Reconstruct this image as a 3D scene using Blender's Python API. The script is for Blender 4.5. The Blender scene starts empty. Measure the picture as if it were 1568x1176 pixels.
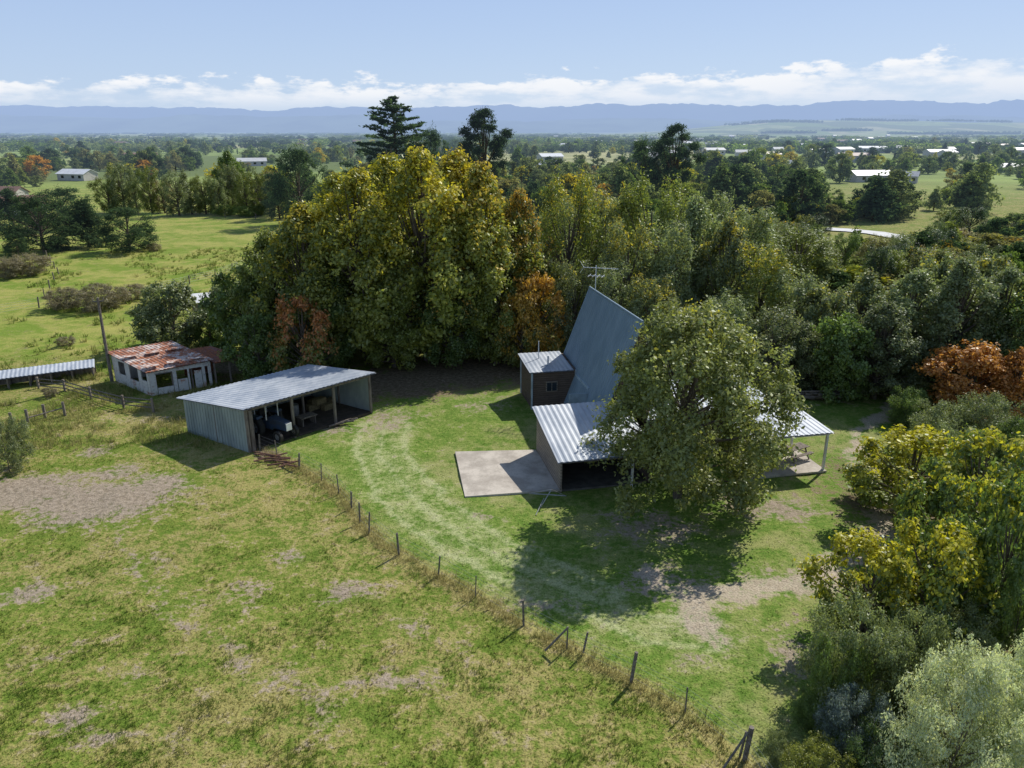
import bpy, math, random
import numpy as np
from mathutils import Vector
random.seed(7)
rng = np.random.default_rng(7)
scene = bpy.context.scene
COL = scene.collection

# ------------------------------------------------------------------ survey helpers (metres, camera mast at origin)
CAMH = 20.0
PITCH = math.radians(18.6)
FPX = 1153.0
cp, sp = math.cos(PITCH), math.sin(PITCH)
def G(u, v, z=0.0):
    dy = (588 - v) / FPX
    t = (z - CAMH) / (-sp + dy * cp)
    return np.array((t * (u - 784) / FPX, t * (cp + dy * sp)))
def zat(Y, v):
    d = (588 - v) / FPX
    return CAMH + (d * cp * Y - sp * Y) / (cp + d * sp)
def depth_of(Y, z=0.0):
    return Y * cp - (z - CAMH) * sp

# ------------------------------------------------------------------ node helpers
def N(nt, typ, i=None, **kw):
    n = nt.nodes.new(typ)
    for k, v in kw.items():
        setattr(n, k, v)
    for k, v in (i or {}).items():
        s = n.inputs[k]
        if isinstance(v, bpy.types.NodeSocket):
            nt.links.new(v, s)
        else:
            s.default_value = v
    return n
def M(nt, op, a, b=0.0, c=0.0, clamp=False):
    n = N(nt, 'ShaderNodeMath', {0: a, 1: b, 2: c}, operation=op)
    n.use_clamp = clamp
    return n.outputs[0]
def MIX(nt, f, a, b, mode='MIX'):
    def c4(x):
        return x if isinstance(x, bpy.types.NodeSocket) else (tuple(x) + (1.0,))[:4]
    n = nt.nodes.new('ShaderNodeMix'); n.data_type = 'RGBA'; n.blend_type = mode
    for idx, val in ((0, f), (6, c4(a)), (7, c4(b))):
        if isinstance(val, bpy.types.NodeSocket):
            nt.links.new(val, n.inputs[idx])
        else:
            n.inputs[idx].default_value = val
    return n.outputs[2]
def SC(nt, c, k):
    return N(nt, 'ShaderNodeVectorMath', {0: c, 'Scale': k}, operation='SCALE').outputs[0]
def NOI(nt, vec, scale, detail=3.0, rough=0.55):
    return N(nt, 'ShaderNodeTexNoise', {'Vector': vec, 'Scale': scale, 'Detail': detail, 'Roughness': rough}).outputs[0]
def SM(nt, x, a, b, lo=0.0, hi=1.0):
    return N(nt, 'ShaderNodeMapRange', {0: x, 1: a, 2: b, 3: lo, 4: hi}, interpolation_type='SMOOTHSTEP').outputs[0]
def newmat(name):
    m = bpy.data.materials.new(name); m.use_nodes = True
    m.node_tree.nodes.clear()
    return m, m.node_tree
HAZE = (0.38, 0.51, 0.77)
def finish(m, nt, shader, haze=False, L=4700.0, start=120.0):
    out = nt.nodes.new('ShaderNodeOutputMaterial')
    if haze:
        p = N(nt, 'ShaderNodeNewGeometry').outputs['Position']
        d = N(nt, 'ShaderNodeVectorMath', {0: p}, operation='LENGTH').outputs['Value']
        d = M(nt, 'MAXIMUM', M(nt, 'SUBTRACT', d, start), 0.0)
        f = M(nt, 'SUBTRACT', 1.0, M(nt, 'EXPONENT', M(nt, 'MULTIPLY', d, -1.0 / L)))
        e = N(nt, 'ShaderNodeEmission', {'Color': HAZE + (1,), 'Strength': 1.0}).outputs[0]  # painted distance haze: constant emission stands in for light scattered by air
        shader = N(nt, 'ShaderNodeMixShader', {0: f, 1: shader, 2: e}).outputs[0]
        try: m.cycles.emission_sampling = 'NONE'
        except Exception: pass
    nt.links.new(shader, out.inputs['Surface'])
    return m
def PRI(nt, col, rough=0.8, spec=0.3, metal=0.0, normal=None):
    d = {'Base Color': col if isinstance(col, bpy.types.NodeSocket) else tuple(col) + (1,), 'Roughness': rough,
         'Specular IOR Level': spec, 'Metallic': metal}
    if normal is not None: d['Normal'] = normal
    return N(nt, 'ShaderNodeBsdfPrincipled', d).outputs[0]
def BUMP(nt, h, strength=0.5, dist=0.05):
    return N(nt, 'ShaderNodeBump', {'Height': h, 'Strength': strength, 'Distance': dist}).outputs[0]
def simple(name, c1, c2=None, rough=0.7, scale=2.0, metal=0.0, spec=0.3, haze=False, bump=0.0, stretch=(1, 1, 1)):
    m, nt = newmat(name)
    co = N(nt, 'ShaderNodeTexCoord').outputs['Object']
    mp = N(nt, 'ShaderNodeMapping', {'Vector': co, 'Scale': stretch}).outputs[0]
    n = NOI(nt, mp, scale, 5, 0.65)
    c2 = c2 or tuple(x * 0.7 for x in c1)
    col = MIX(nt, SM(nt, n, 0.35, 0.65), c1, c2)
    nrm = BUMP(nt, n, bump, 0.03) if bump else None
    return finish(m, nt, PRI(nt, col, rough, spec, metal, nrm), haze)

# ------------------------------------------------------------------ mesh helpers
def build(name, V, Q, mats, midx=None, attr=None, smooth=False, link=True, parent=None):
    V = np.asarray(V, dtype=np.float32); Q = np.asarray(Q, dtype=np.int32)
    me = bpy.data.meshes.new(name)
    me.vertices.add(len(V)); me.vertices.foreach_set('co', V.ravel())
    me.loops.add(Q.size); me.loops.foreach_set('vertex_index', Q.ravel())
    me.polygons.add(len(Q)); me.polygons.foreach_set('loop_start', np.arange(len(Q), dtype=np.int32) * 4)
    for m in mats: me.materials.append(m)
    if midx is not None: me.polygons.foreach_set('material_index', np.asarray(midx, dtype=np.int32))
    me.polygons.foreach_set('use_smooth', np.full(len(Q), smooth, dtype=bool))
    me.update(calc_edges=True)
    if attr:
        for k, a in attr.items():
            ca = me.color_attributes.new(k, 'FLOAT_COLOR', 'POINT')
            ca.data.foreach_set('color', np.asarray(a, dtype=np.float32).ravel())
    me.validate()
    if not link: return me
    ob = bpy.data.objects.new(name, me); COL.objects.link(ob)
    if parent: ob.parent = parent
    return ob
def empty(name, parent=None):
    e = bpy.data.objects.new(name, None); e.empty_display_size = 0.5; COL.objects.link(e)
    if parent: e.parent = parent
    return e
def tube(pts, rad, sides=6, cap=False):
    pts = np.asarray(pts, float); k = len(pts)
    rad = np.broadcast_to(np.asarray(rad, float), (k,))
    V = []
    for i in range(k):
        d = pts[min(i + 1, k - 1)] - pts[max(i - 1, 0)]
        d = d / (np.linalg.norm(d) + 1e-9)
        ref = np.array((1, 0, 0)) if abs(d[2]) > 0.8 else np.array((0, 0, 1.0))
        a = np.cross(d, ref); a /= np.linalg.norm(a); b = np.cross(d, a)
        th = np.arange(sides) * 2 * math.pi / sides
        V.append(pts[i] + rad[i] * (np.outer(np.cos(th), a) + np.outer(np.sin(th), b)))
    V = np.concatenate(V); Q = []
    for i in range(k - 1):
        for j in range(sides):
            Q.append((i * sides + j, i * sides + (j + 1) % sides, (i + 1) * sides + (j + 1) % sides, (i + 1) * sides + j))
    if cap and sides % 2 == 0:
        for e, s in ((0, -1), ((k - 1) * sides, 1)):
            for j in range(1, sides // 2):
                q = (e + j - 1, e + j, e + sides - 1 - j, e + sides - j) if j > 1 else (e, e + 1, e + sides - 2, e + sides - 1)
                Q.append(q[::s])
    return V, np.array(Q)
class Acc:
    def __init__(s): s.V = []; s.Q = []; s.m = []; s.n = 0
    def add(s, V, Q, m=0):
        V = np.asarray(V, float); Q = np.asarray(Q)
        s.V.append(V); s.Q.append(Q + s.n); s.m.append(np.full(len(Q), m)); s.n += len(V)
    def tube(s, pts, rad, sides=6, m=0, cap=True): s.add(*tube(pts, rad, sides, cap), m)
    def hexa(s, bot, top, m=0):
        V = np.array(list(bot) + list(top), float)
        s.add(V, [(3, 2, 1, 0), (4, 5, 6, 7), (0, 1, 5, 4), (1, 2, 6, 5), (2, 3, 7, 6), (3, 0, 4, 7)], m)
    def box(s, c, size, rot=0.0, m=0):
        cx, cy, cz = c; hx, hy, hz = size[0] / 2, size[1] / 2, size[2] / 2
        cr, sr = math.cos(rot), math.sin(rot)
        q = [(cx + x * cr - y * sr, cy + x * sr + y * cr) for x, y in ((-hx, -hy), (hx, -hy), (hx, hy), (-hx, hy))]
        s.hexa([(x, y, cz - hz) for x, y in q], [(x, y, cz + hz) for x, y in q], m)
    def make(s, name, mats, parent=None, smooth=False, link=True):
        return build(name, np.concatenate(s.V), np.concatenate(s.Q), mats, np.concatenate(s.m), smooth=smooth, parent=parent, link=link)
def wall(name, p0, p1, z0, za, zb, th, mat, parent):
    p0 = np.array(p0[:2], float); p1 = np.array(p1[:2], float)
    d = (p1 - p0) / np.linalg.norm(p1 - p0); n = np.array((-d[1], d[0])) * th
    a = Acc()
    a.hexa([(*p0, z0), (*p1, z0), (*(p1 + n), z0), (*(p0 + n), z0)], [(*p0, za), (*p1, zb), (*(p1 + n), zb), (*(p0 + n), za)])
    return a.make(name, [mat], parent)
def corrugated(name, e0, e1, r1, r0, mat, parent, pitch=0.3, amp=0.03):
    e0, e1, r0, r1 = [np.array(x, float) for x in (e0, e1, r0, r1)]
    W = np.linalg.norm(e1 - e0); n = max(4, int(W / pitch)) * 4
    nrm = np.cross(e1 - e0, r0 - e0); nrm /= np.linalg.norm(nrm)
    if nrm[2] < 0: nrm = -nrm
    t = np.linspace(0, 1, n + 1)
    off = np.array([0, 0, 1, 1])[np.arange(n + 1) % 4] * amp
    A = e0 + np.outer(t, e1 - e0) + np.outer(off, nrm)
    B = r0 + np.outer(t, r1 - r0) + np.outer(off, nrm)
    V = np.concatenate([A, B]); Q = [(i, i + 1, n + 2 + i, n + 1 + i) for i in range(n)]
    V = np.concatenate([V, [e0 - nrm * .06, e1 - nrm * .06, r1 - nrm * .06, r0 - nrm * .06]])
    k = 2 * (n + 1); Q.append((k + 3, k + 2, k + 1, k))
    return build(name, V, Q, [mat], parent=parent)

# ------------------------------------------------------------------ materials
def leafmat(name, haze=False):
    m, nt = newmat(name)
    oi = N(nt, 'ShaderNodeObjectInfo')
    at = N(nt, 'ShaderNodeAttribute', attribute_name='tint')
    s = N(nt, 'ShaderNodeSeparateColor', {0: at.outputs['Color']})
    r, g, b = s.outputs[0], s.outputs[1], s.outputs[2]
    k = M(nt, 'MULTIPLY', M(nt, 'MULTIPLY_ADD', r, 0.75, 0.65), M(nt, 'MULTIPLY_ADD', oi.outputs['Random'], 0.4, 0.8))
    c1 = SC(nt, oi.outputs['Color'], k)
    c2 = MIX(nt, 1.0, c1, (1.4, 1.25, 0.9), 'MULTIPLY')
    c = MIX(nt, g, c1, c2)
    x = M(nt, 'ADD', M(nt, 'MULTIPLY', r, 0.42), M(nt, 'ADD', M(nt, 'MULTIPLY', b, 0.4), M(nt, 'MULTIPLY', g, 0.18)))
    th = M(nt, 'SUBTRACT', 1.1, M(nt, 'MULTIPLY', oi.outputs['Alpha'], 1.15))
    f = SM(nt, M(nt, 'SUBTRACT', x, th), -0.06, 0.08)
    ix = M(nt, 'MULTIPLY', oi.outputs['Object Index'], 0.01)
    rp = nt.nodes.new('ShaderNodeValToRGB'); nt.links.new(ix, rp.inputs[0])
    e = rp.color_ramp.elements
    e[0].position = 0; e[0].color = (0.50, 0.45, 0.035, 1)
    e[1].position = 1; e[1].color = (0.34, 0.09, 0.045, 1)
    z = e.new(0.5); z.color = (0.55, 0.27, 0.06, 1)
    ac = SC(nt, rp.outputs[0], M(nt, 'MULTIPLY_ADD', g, 0.6, 0.6))
    c = MIX(nt, f, c, ac)
    di = N(nt, 'ShaderNodeBsdfDiffuse', {'Color': c}).outputs[0]
    tc = MIX(nt, 1.0, c, (1.5, 1.6, 1.0), 'MULTIPLY')
    tr = N(nt, 'ShaderNodeBsdfTranslucent', {'Color': tc}).outputs[0]
    sh = N(nt, 'ShaderNodeMixShader', {0: 0.38, 1: di, 2: tr}).outputs[0]
    if not haze:
        gl = N(nt, 'ShaderNodeBsdfGlossy', {'Color': (.8, .85, .8, 1), 'Roughness': .45}).outputs[0]
        sh = N(nt, 'ShaderNodeMixShader', {0: 0.045, 1: sh, 2: gl}).outputs[0]
    return finish(m, nt, sh, haze)
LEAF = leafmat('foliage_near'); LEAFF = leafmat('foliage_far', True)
BARK = simple('bark', (0.17, 0.14, 0.11), (0.08, 0.065, 0.05), 0.9, 5, stretch=(1, 1, .2))
WOOD = simple('weathered_timber', (0.24, 0.205, 0.17), (0.12, 0.10, 0.085), 0.85, 6, bump=.3, stretch=(1, 1, .2))
STEELPOST = simple('post_wood', (0.22, 0.195, 0.165), (0.11, 0.095, 0.08), 0.9, 8)
GALV = simple('galvanised_roof', (0.50, 0.53, 0.56), (0.34, 0.38, 0.43), 0.5, .9, metal=0.1, spec=0.5, stretch=(1, .35, 1))
BLUEROOF = simple('blue_grey_steel', (0.22, 0.295, 0.35), (0.175, 0.245, 0.295), 0.5, 1.0, metal=0.05, spec=0.4, stretch=(1, 1, .3))
GREENWALL = simple('shed_cladding', (0.34, 0.39, 0.37), (0.24, 0.28, 0.27), 0.6, 1.2, metal=0.05, stretch=(1, 1, .3))
WHITE = simple('white_paint', (0.72, 0.73, 0.72), (0.6, 0.6, 0.58), 0.5, 3)
GLASS = simple('window_glass', (0.03, 0.035, 0.04), (0.02, 0.025, 0.03), 0.08, 1, spec=0.8)
DARK = simple('dark_rubber', (0.025, 0.025, 0.025), (0.04, 0.038, 0.035), 0.8, 8)
TRBLUE = simple('tractor_blue', (0.05, 0.085, 0.15), (0.06, 0.07, 0.09), 0.5, 3)
GREYMETAL = simple('grey_metal', (0.4, 0.41, 0.42), (0.3, 0.3, 0.31), 0.4, 4, metal=.5)
HAYM = simple('hay', (0.26, 0.21, 0.11), (0.15, 0.12, 0.06), 0.95, 10, bump=.5)
DIRTFL = simple('dirt_floor', (0.09, 0.07, 0.055), (0.05, 0.042, 0.03), 0.95, 3)
DARKF = simple('shade_toned_slab', (0.13, 0.12, 0.105), (0.08, 0.075, 0.065), 0.9, 2)  # carport shade painted in: slab colour set darker than the open concrete
def boards(name, c1, c2, period=0.17):
    m, nt = newmat(name)
    p = N(nt, 'ShaderNodeNewGeometry').outputs['Position']
    z = N(nt, 'ShaderNodeSeparateXYZ', {0: p}).outputs[2]
    fr = M(nt, 'FRACT', M(nt, 'DIVIDE', z, period))
    mp = N(nt, 'ShaderNodeMapping', {'Vector': p, 'Scale': (1, 1, 9)}).outputs[0]
    n = NOI(nt, mp, 1.5, 5, .7)
    c = MIX(nt, SM(nt, n, .3, .7), c1, c2)
    c = MIX(nt, M(nt, 'LESS_THAN', fr, 0.13), c, tuple(x * .35 for x in c2))
    return finish(m, nt, PRI(nt, c, .85, .2, normal=BUMP(nt, fr, .8, .03)))
BROWNB = boards('brown_weatherboard', (0.19, 0.14, 0.11), (0.11, 0.08, 0.065))
GREYB = boards('grey_weatherboard', (0.36, 0.30, 0.24), (0.22, 0.18, 0.15), .2)
def rusty(name, base, amount, sc=.8):
    m, nt = newmat(name)
    p = N(nt, 'ShaderNodeNewGeometry').outputs['Position']
    n = NOI(nt, p, sc, 7, .75); n2 = NOI(nt, p, 6, 4, .7)
    rust = MIX(nt, SM(nt, n2, .35, .65), (0.42, 0.15, 0.065), (0.20, 0.08, 0.05))
    c = MIX(nt, SM(nt, n, amount - .07, amount + .07), rust, base)
    c = MIX(nt, SM(nt, n2, .5, .75), c, tuple(x * .5 for x in base))
    return finish(m, nt, PRI(nt, c, .8, .3))
RUSTROOF = rusty('rusted_iron_roof', (0.62, 0.55, 0.50), .53, 1.1)
REDROOF = rusty('red_rust_roof', (0.26, 0.14, 0.12), .55)
PEEL = rusty('peeling_white_wall', (0.58, 0.57, 0.53), .40, 1.6)
def concrete(name):
    m, nt = newmat(name)
    p = N(nt, 'ShaderNodeNewGeometry').outputs['Position']
    a = NOI(nt, p, .6, 6, .7); b = NOI(nt, p, 8, 4, .7)
    c = MIX(nt, SM(nt, a, .38, .62), (0.54, 0.49, 0.42), (0.37, 0.33, 0.28))
    c = MIX(nt, SM(nt, b, .55, .75), c, (0.22, 0.20, 0.15))
    return finish(m, nt, PRI(nt, c, .9, .2, normal=BUMP(nt, b, .3, .01)))
CONC = concrete('old_concrete')

# ------------------------------------------------------------------ world + sun
SUN_EL = math.radians(43)
sdir = np.array((.66, .75)); sdir /= np.linalg.norm(sdir)
SUN_AZ = math.atan2(sdir[0], sdir[1])
w = bpy.data.worlds.new('World'); scene.world = w; w.use_nodes = True
nt = w.node_tree; nt.nodes.clear()
sky = N(nt, 'ShaderNodeTexSky', sky_type='NISHITA'); sky.sun_disc = False
sky.sun_elevation = SUN_EL; sky.sun_rotation = SUN_AZ; sky.air_density = 1.0; sky.dust_density = 0.6; sky.ozone_density = 2.0
tc = N(nt, 'ShaderNodeTexCoord').outputs['Generated']
sx = N(nt, 'ShaderNodeSeparateXYZ', {0: tc})
z = sx.outputs[2]
n1 = NOI(nt, N(nt, 'ShaderNodeMapping', {'Vector': tc, 'Scale': (16, 16, 48)}).outputs[0], 1.3, 9, .6)
n2 = NOI(nt, N(nt, 'ShaderNodeMapping', {'Vector': tc, 'Scale': (5, 5, 34)}).outputs[0], 1.0, 4, .55)
n3 = NOI(nt, N(nt, 'ShaderNodeMapping', {'Vector': tc, 'Scale': (3, 3, 3)}).outputs[0], 1.0, 2, .5)
topz = M(nt, 'ADD', M(nt, 'MULTIPLY_ADD', sx.outputs[0], 0.026, 0.062), M(nt, 'MULTIPLY', M(nt, 'SUBTRACT', n3, .5), .03))
edge = M(nt, 'ADD', M(nt, 'SUBTRACT', topz, z), M(nt, 'MULTIPLY', M(nt, 'SUBTRACT', n1, .5), .07))
cm = M(nt, 'MULTIPLY', SM(nt, edge, 0.0, .009), SM(nt, z, .020, .045, .25, 1.0))
cm = M(nt, 'MULTIPLY', cm, SM(nt, M(nt, 'ADD', M(nt, 'MULTIPLY', n2, .6), M(nt, 'MULTIPLY', n1, .4)), .38, .54, .15, 1.0))
hz = M(nt, 'SUBTRACT', 1.0, SM(nt, z, 0.18, 0.75))
vis = MIX(nt, SM(nt, z, 0.0, .2), (4.3, 5.5, 7.3), (3.4, 4.6, 7.0))
skyc = MIX(nt, M(nt, 'MULTIPLY', hz, 0.88), sky.outputs[0], vis)
cc = MIX(nt, SM(nt, M(nt, 'SUBTRACT', edge, M(nt, 'MULTIPLY', n1, .06)), -.03, .035), (7.9, 8.0, 8.2), (5.6, 6.3, 7.5))
final = MIX(nt, M(nt, 'MULTIPLY', cm, .95), skyc, cc)
bg = N(nt, 'ShaderNodeBackground', {'Color': final, 'Strength': 0.12})
wo = nt.nodes.new('ShaderNodeOutputWorld'); nt.links.new(bg.outputs[0], wo.inputs[0])

sun = bpy.data.lights.new('sun', 'SUN'); sun.energy = 5.0; sun.angle = math.radians(.53); sun.color = (1.0, .95, .87)
so = bpy.data.objects.new('sun', sun); COL.objects.link(so)
tosun = Vector((sdir[0] * math.cos(SUN_EL), sdir[1] * math.cos(SUN_EL), math.sin(SUN_EL)))
so.rotation_euler = tosun.to_track_quat('Z', 'Y').to_euler(); so.location = (30, 30, 60)
cam = bpy.data.cameras.new('camera'); co = bpy.data.objects.new('camera', cam); COL.objects.link(co)
cam.sensor_width = 36; cam.lens = 36 * FPX / 1568; cam.clip_end = 60000; cam.clip_start = .5
co.location = (0, 0, CAMH); co.rotation_euler = (math.pi / 2 - PITCH, 0, 0)
scene.camera = co
scene.view_settings.view_transform = 'Standard'; scene.view_settings.look = 'None'; scene.view_settings.exposure = 0

# ------------------------------------------------------------------ ground
def vn(X, Y, s, seed, octs=3):
    X = np.asarray(X, float); Y = np.asarray(Y, float); o = 0; a = 1.0; tot = 0
    for k in range(octs):
        r = np.random.default_rng(seed + k * 17); T = r.random((256, 256))
        x = X / s + 1000.3; y = Y / s + 1000.7; xi = np.floor(x).astype(int); yi = np.floor(y).astype(int); fx = x - xi; fy = y - yi
        fx = fx * fx * (3 - 2 * fx); fy = fy * fy * (3 - 2 * fy)
        g = lambda i, j: T[(xi + i) % 256, (yi + j) % 256]
        o = o + a * ((g(0, 0) * (1 - fx) + g(1, 0) * fx) * (1 - fy) + (g(0, 1) * (1 - fx) + g(1, 1) * fx) * fy); tot += a; a *= .55; s /= 2.1
    return o / tot
def sstep(x, a, b):
    t = np.clip((x - a) / (b - a), 0, 1); return t * t * (3 - 2 * t)
def gz(X, Y):
    X = np.asarray(X, float); Y = np.asarray(Y, float)
    near = (vn(X, Y, 8, 3) - .5) * .30 + (vn(X, Y, 1.3, 4, 2) - .5) * .09
    hill = 68 * sstep(Y, 3200, 4600) * sstep(X / np.maximum(Y, 1), .12, .34) * (.7 + .6 * vn(X, Y, 1100, 8))
    return near * (Y < 400) + hill
def polydist(X, Y, pts):
    d = np.full(X.shape, 1e9)
    for (x0, y0), (x1, y1) in zip(pts[:-1], pts[1:]):
        vx, vy = x1 - x0, y1 - y0; t = np.clip(((X - x0) * vx + (Y - y0) * vy) / (vx * vx + vy * vy + 1e-9), 0, 1)
        d = np.minimum(d, np.hypot(X - x0 - t * vx, Y - y0 - t * vy))
    return d
def inpoly(X, Y, P):
    ins = np.zeros(X.shape, bool); n = len(P)
    for i in range(n):
        x0, y0 = P[i]; x1, y1 = P[(i + 1) % n]
        c = ((y0 > Y) != (y1 > Y)) & (X < (x1 - x0) * (Y - y0) / (y1 - y0 + 1e-12) + x0)
        ins ^= c
    return ins
GP = lambda L: [G(*p) for p in L]
FENCE = GP([(398, 690), (425, 700), (458, 716), (492, 735), (519, 757), (538, 778), (551, 800), (565, 818), (611, 850), (671, 882), (728, 915), (802, 958), (868, 992), (966, 1045), (1049, 1092), (1132, 1160), (1190, 1230)])
LAWN = FENCE + GP([(1400, 1230), (1500, 900), (1450, 640), (1230, 570), (900, 560), (700, 600), (560, 620)])
BLOB = lambda X, Y, u, v, ru, rv: np.exp(-(((X - G(u, v)[0]) / ru) ** 2 + ((Y - G(u, v)[1]) / rv) ** 2))
TR = [GP([(570, 650), (560, 680), (590, 740), (640, 800), (720, 850), (840, 905), (1000, 960), (1080, 975)]),
      GP([(610, 650), (600, 690), (640, 745), (700, 800), (790, 850), (920, 905)])]
DRIVE = GP([(1360, 800), (1290, 860), (1235, 890), (1130, 902), (1060, 912)])
DRIVE2 = GP([(1000, 885), (1040, 915), (1075, 950), (1100, 972)])
PATHR = GP([(1350, 820), (1352, 780), (1315, 700), (1310, 660), (1350, 630), (1372, 612)])
COW = GP([(180, 770), (175, 830), (225, 900), (330, 990), (430, 1050), (500, 1100)])
COW2 = GP([(430, 1050), (600, 1040), (620, 1035)])
def masks(X, Y):
    wx = X + (vn(X, Y, 1.6, 61) - .5) * 2.0; wy = Y + (vn(X, Y, 1.6, 62) - .5) * 2.0
    bare = np.zeros(X.shape)
    for u, v, ru, rv, k in [(40, 752, 5.0, 2.6, 1.4), (150, 768, 4.6, 2.8, 1.5), (235, 745, 2.6, 2.2, 1.15), (175, 722, 2.0, 1.3, .9), (150, 690, 1.8, 1.2, .7),
                            (455, 850, 1.4, .9, .75), (535, 905, 1.7, 1, .8), (600, 1040, 2.0, .9, .8), (35, 910, 1.9, 1.3, .75), (430, 1030, 1.8, 1.2, .5), (490, 1090, .9, 1.3, .65), (380, 910, 1.5, 1.9, .55),
                            (110, 1095, 1.3, .9, .75), (160, 1115, 1.3, .9, .7), (230, 860, 1.8, 1.4, .5), (300, 920, 1.3, 1.1, .5), (225, 1020, 1.4, 1, .55), (270, 1130, 1.0, .8, .5), (50, 1010, 1.4, 1, .5), (700, 1000, 1.6, .8, .45), (640, 960, 1.2, .8, .5),
                            (1180, 780, 3.4, 1.7, .9), (1130, 760, 2.5, 1.3, .75), (1000, 810, 3, 2.2, .8), (960, 790, 2.5, 1.2, .6), (740, 790, 1.6, .5, .7), (850, 925, 2.8, .9, .55), (1220, 1010, 1.3, 2.4, .8),
                            (600, 640, 2.8, 2.2, .75), (520, 655, 3, 1.5, .7), (410, 700, 1.6, .8, 1.0), (245, 640, 5, 1, .6), (1050, 1010, 1.2, .8, .5), (740, 620, 3, 2.5, .55), (1200, 600, 7, 4, .6), (1020, 890, 2.2, 1.6, .85), (1150, 870, 3, 1.2, .5)]:
        bare = np.maximum(bare, k * BLOB(wx, wy, u, v, ru, rv))
    bare = np.maximum(bare, .6 * np.exp(-(polydist(wx, wy, COW) / .45) ** 2)); bare = np.maximum(bare, .6 * np.exp(-(polydist(wx, wy, COW2) / .4) ** 2))
    litter = np.zeros(X.shape)
    for u, v, ru, rv, k in [(620, 585, 6, 5, 1.2), (700, 570, 6, 5, 1.3), (780, 560, 5, 6, 1.2), (560, 600, 3, 4, 1.0), (900, 545, 12, 7, 1.0), (1200, 570, 12, 7, .9), (690, 480, 26, 12, 1.2), (1440, 780, 7, 9, .9), (1420, 1000, 4, 6, 1.0), (360, 560, 5, 4, 1.0)]:
        litter = np.maximum(litter, k * BLOB(wx, wy, u, v, ru, rv))
    grav = np.maximum.reduce([sstep(-polydist(wx, wy, DRIVE), -1.8, -.1), sstep(-polydist(wx, wy, DRIVE2), -1.6, -.1) * .95, sstep(-polydist(wx, wy, PATHR), -1.1, -.1) * .8])
    lawn = inpoly(X, Y, LAWN).astype(float)
    fd = polydist(X, Y, FENCE)
    dry = np.exp(-(fd / .8) ** 2) * .9
    dry = np.maximum(dry, .55 * np.exp(-(np.abs(fd - 3) / 3) ** 2) * (1 - lawn))
    dry = np.maximum(dry, .7 * BLOB(wx, wy, 130, 640, 8, 3))
    tr = np.zeros(X.shape)
    for T in TR:
        d = polydist(wx * .6 + X * .4, wy * .6 + Y * .4, T)
        tr = np.maximum(tr, .8 * np.exp(-((d - .8) / .3) ** 2)); tr = np.maximum(tr, .48 * np.exp(-(d / 2.0) ** 2))
    far = sstep(np.hypot(X, Y), 260, 420)
    padd = sstep(Y, 62, 72) * (X < -12)
    return bare, grav, lawn, dry, tr * lawn, far, padd.astype(float), litter
def grade(lo, hi, step, far_lo, far_hi, g=1.10):
    c = list(np.arange(lo, hi, step)); s = step; x = c[-1]
    while x < far_hi: s *= g; x += s; c.append(x)
    s = step; x = lo; pre = []
    while x > far_lo: s *= g; x -= s; pre.append(x)
    return np.array(pre[::-1] + c)
gx = grade(-44, 42, .25, -15000, 15000); gy = grade(12, 80, .25, -200, 15000)
XX, YY = np.meshgrid(gx, gy)
ZZ = gz(XX, YY)
def attrs(X, Y):
    bare, grav, lawn, dry, trk, far, padd, lit = masks(X, Y)
    return np.stack([bare, grav, lawn, dry], -1).reshape(-1, 4), np.stack([trk, far, padd, lit], -1).reshape(-1, 4)
m1, m2 = attrs(XX, YY)
nx, ny = len(gx), len(gy)
idx = np.arange(nx * ny).reshape(ny, nx)
Q = np.stack([idx[:-1, :-1], idx[:-1, 1:], idx[1:, 1:], idx[1:, :-1]], -1).reshape(-1, 4)
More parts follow.
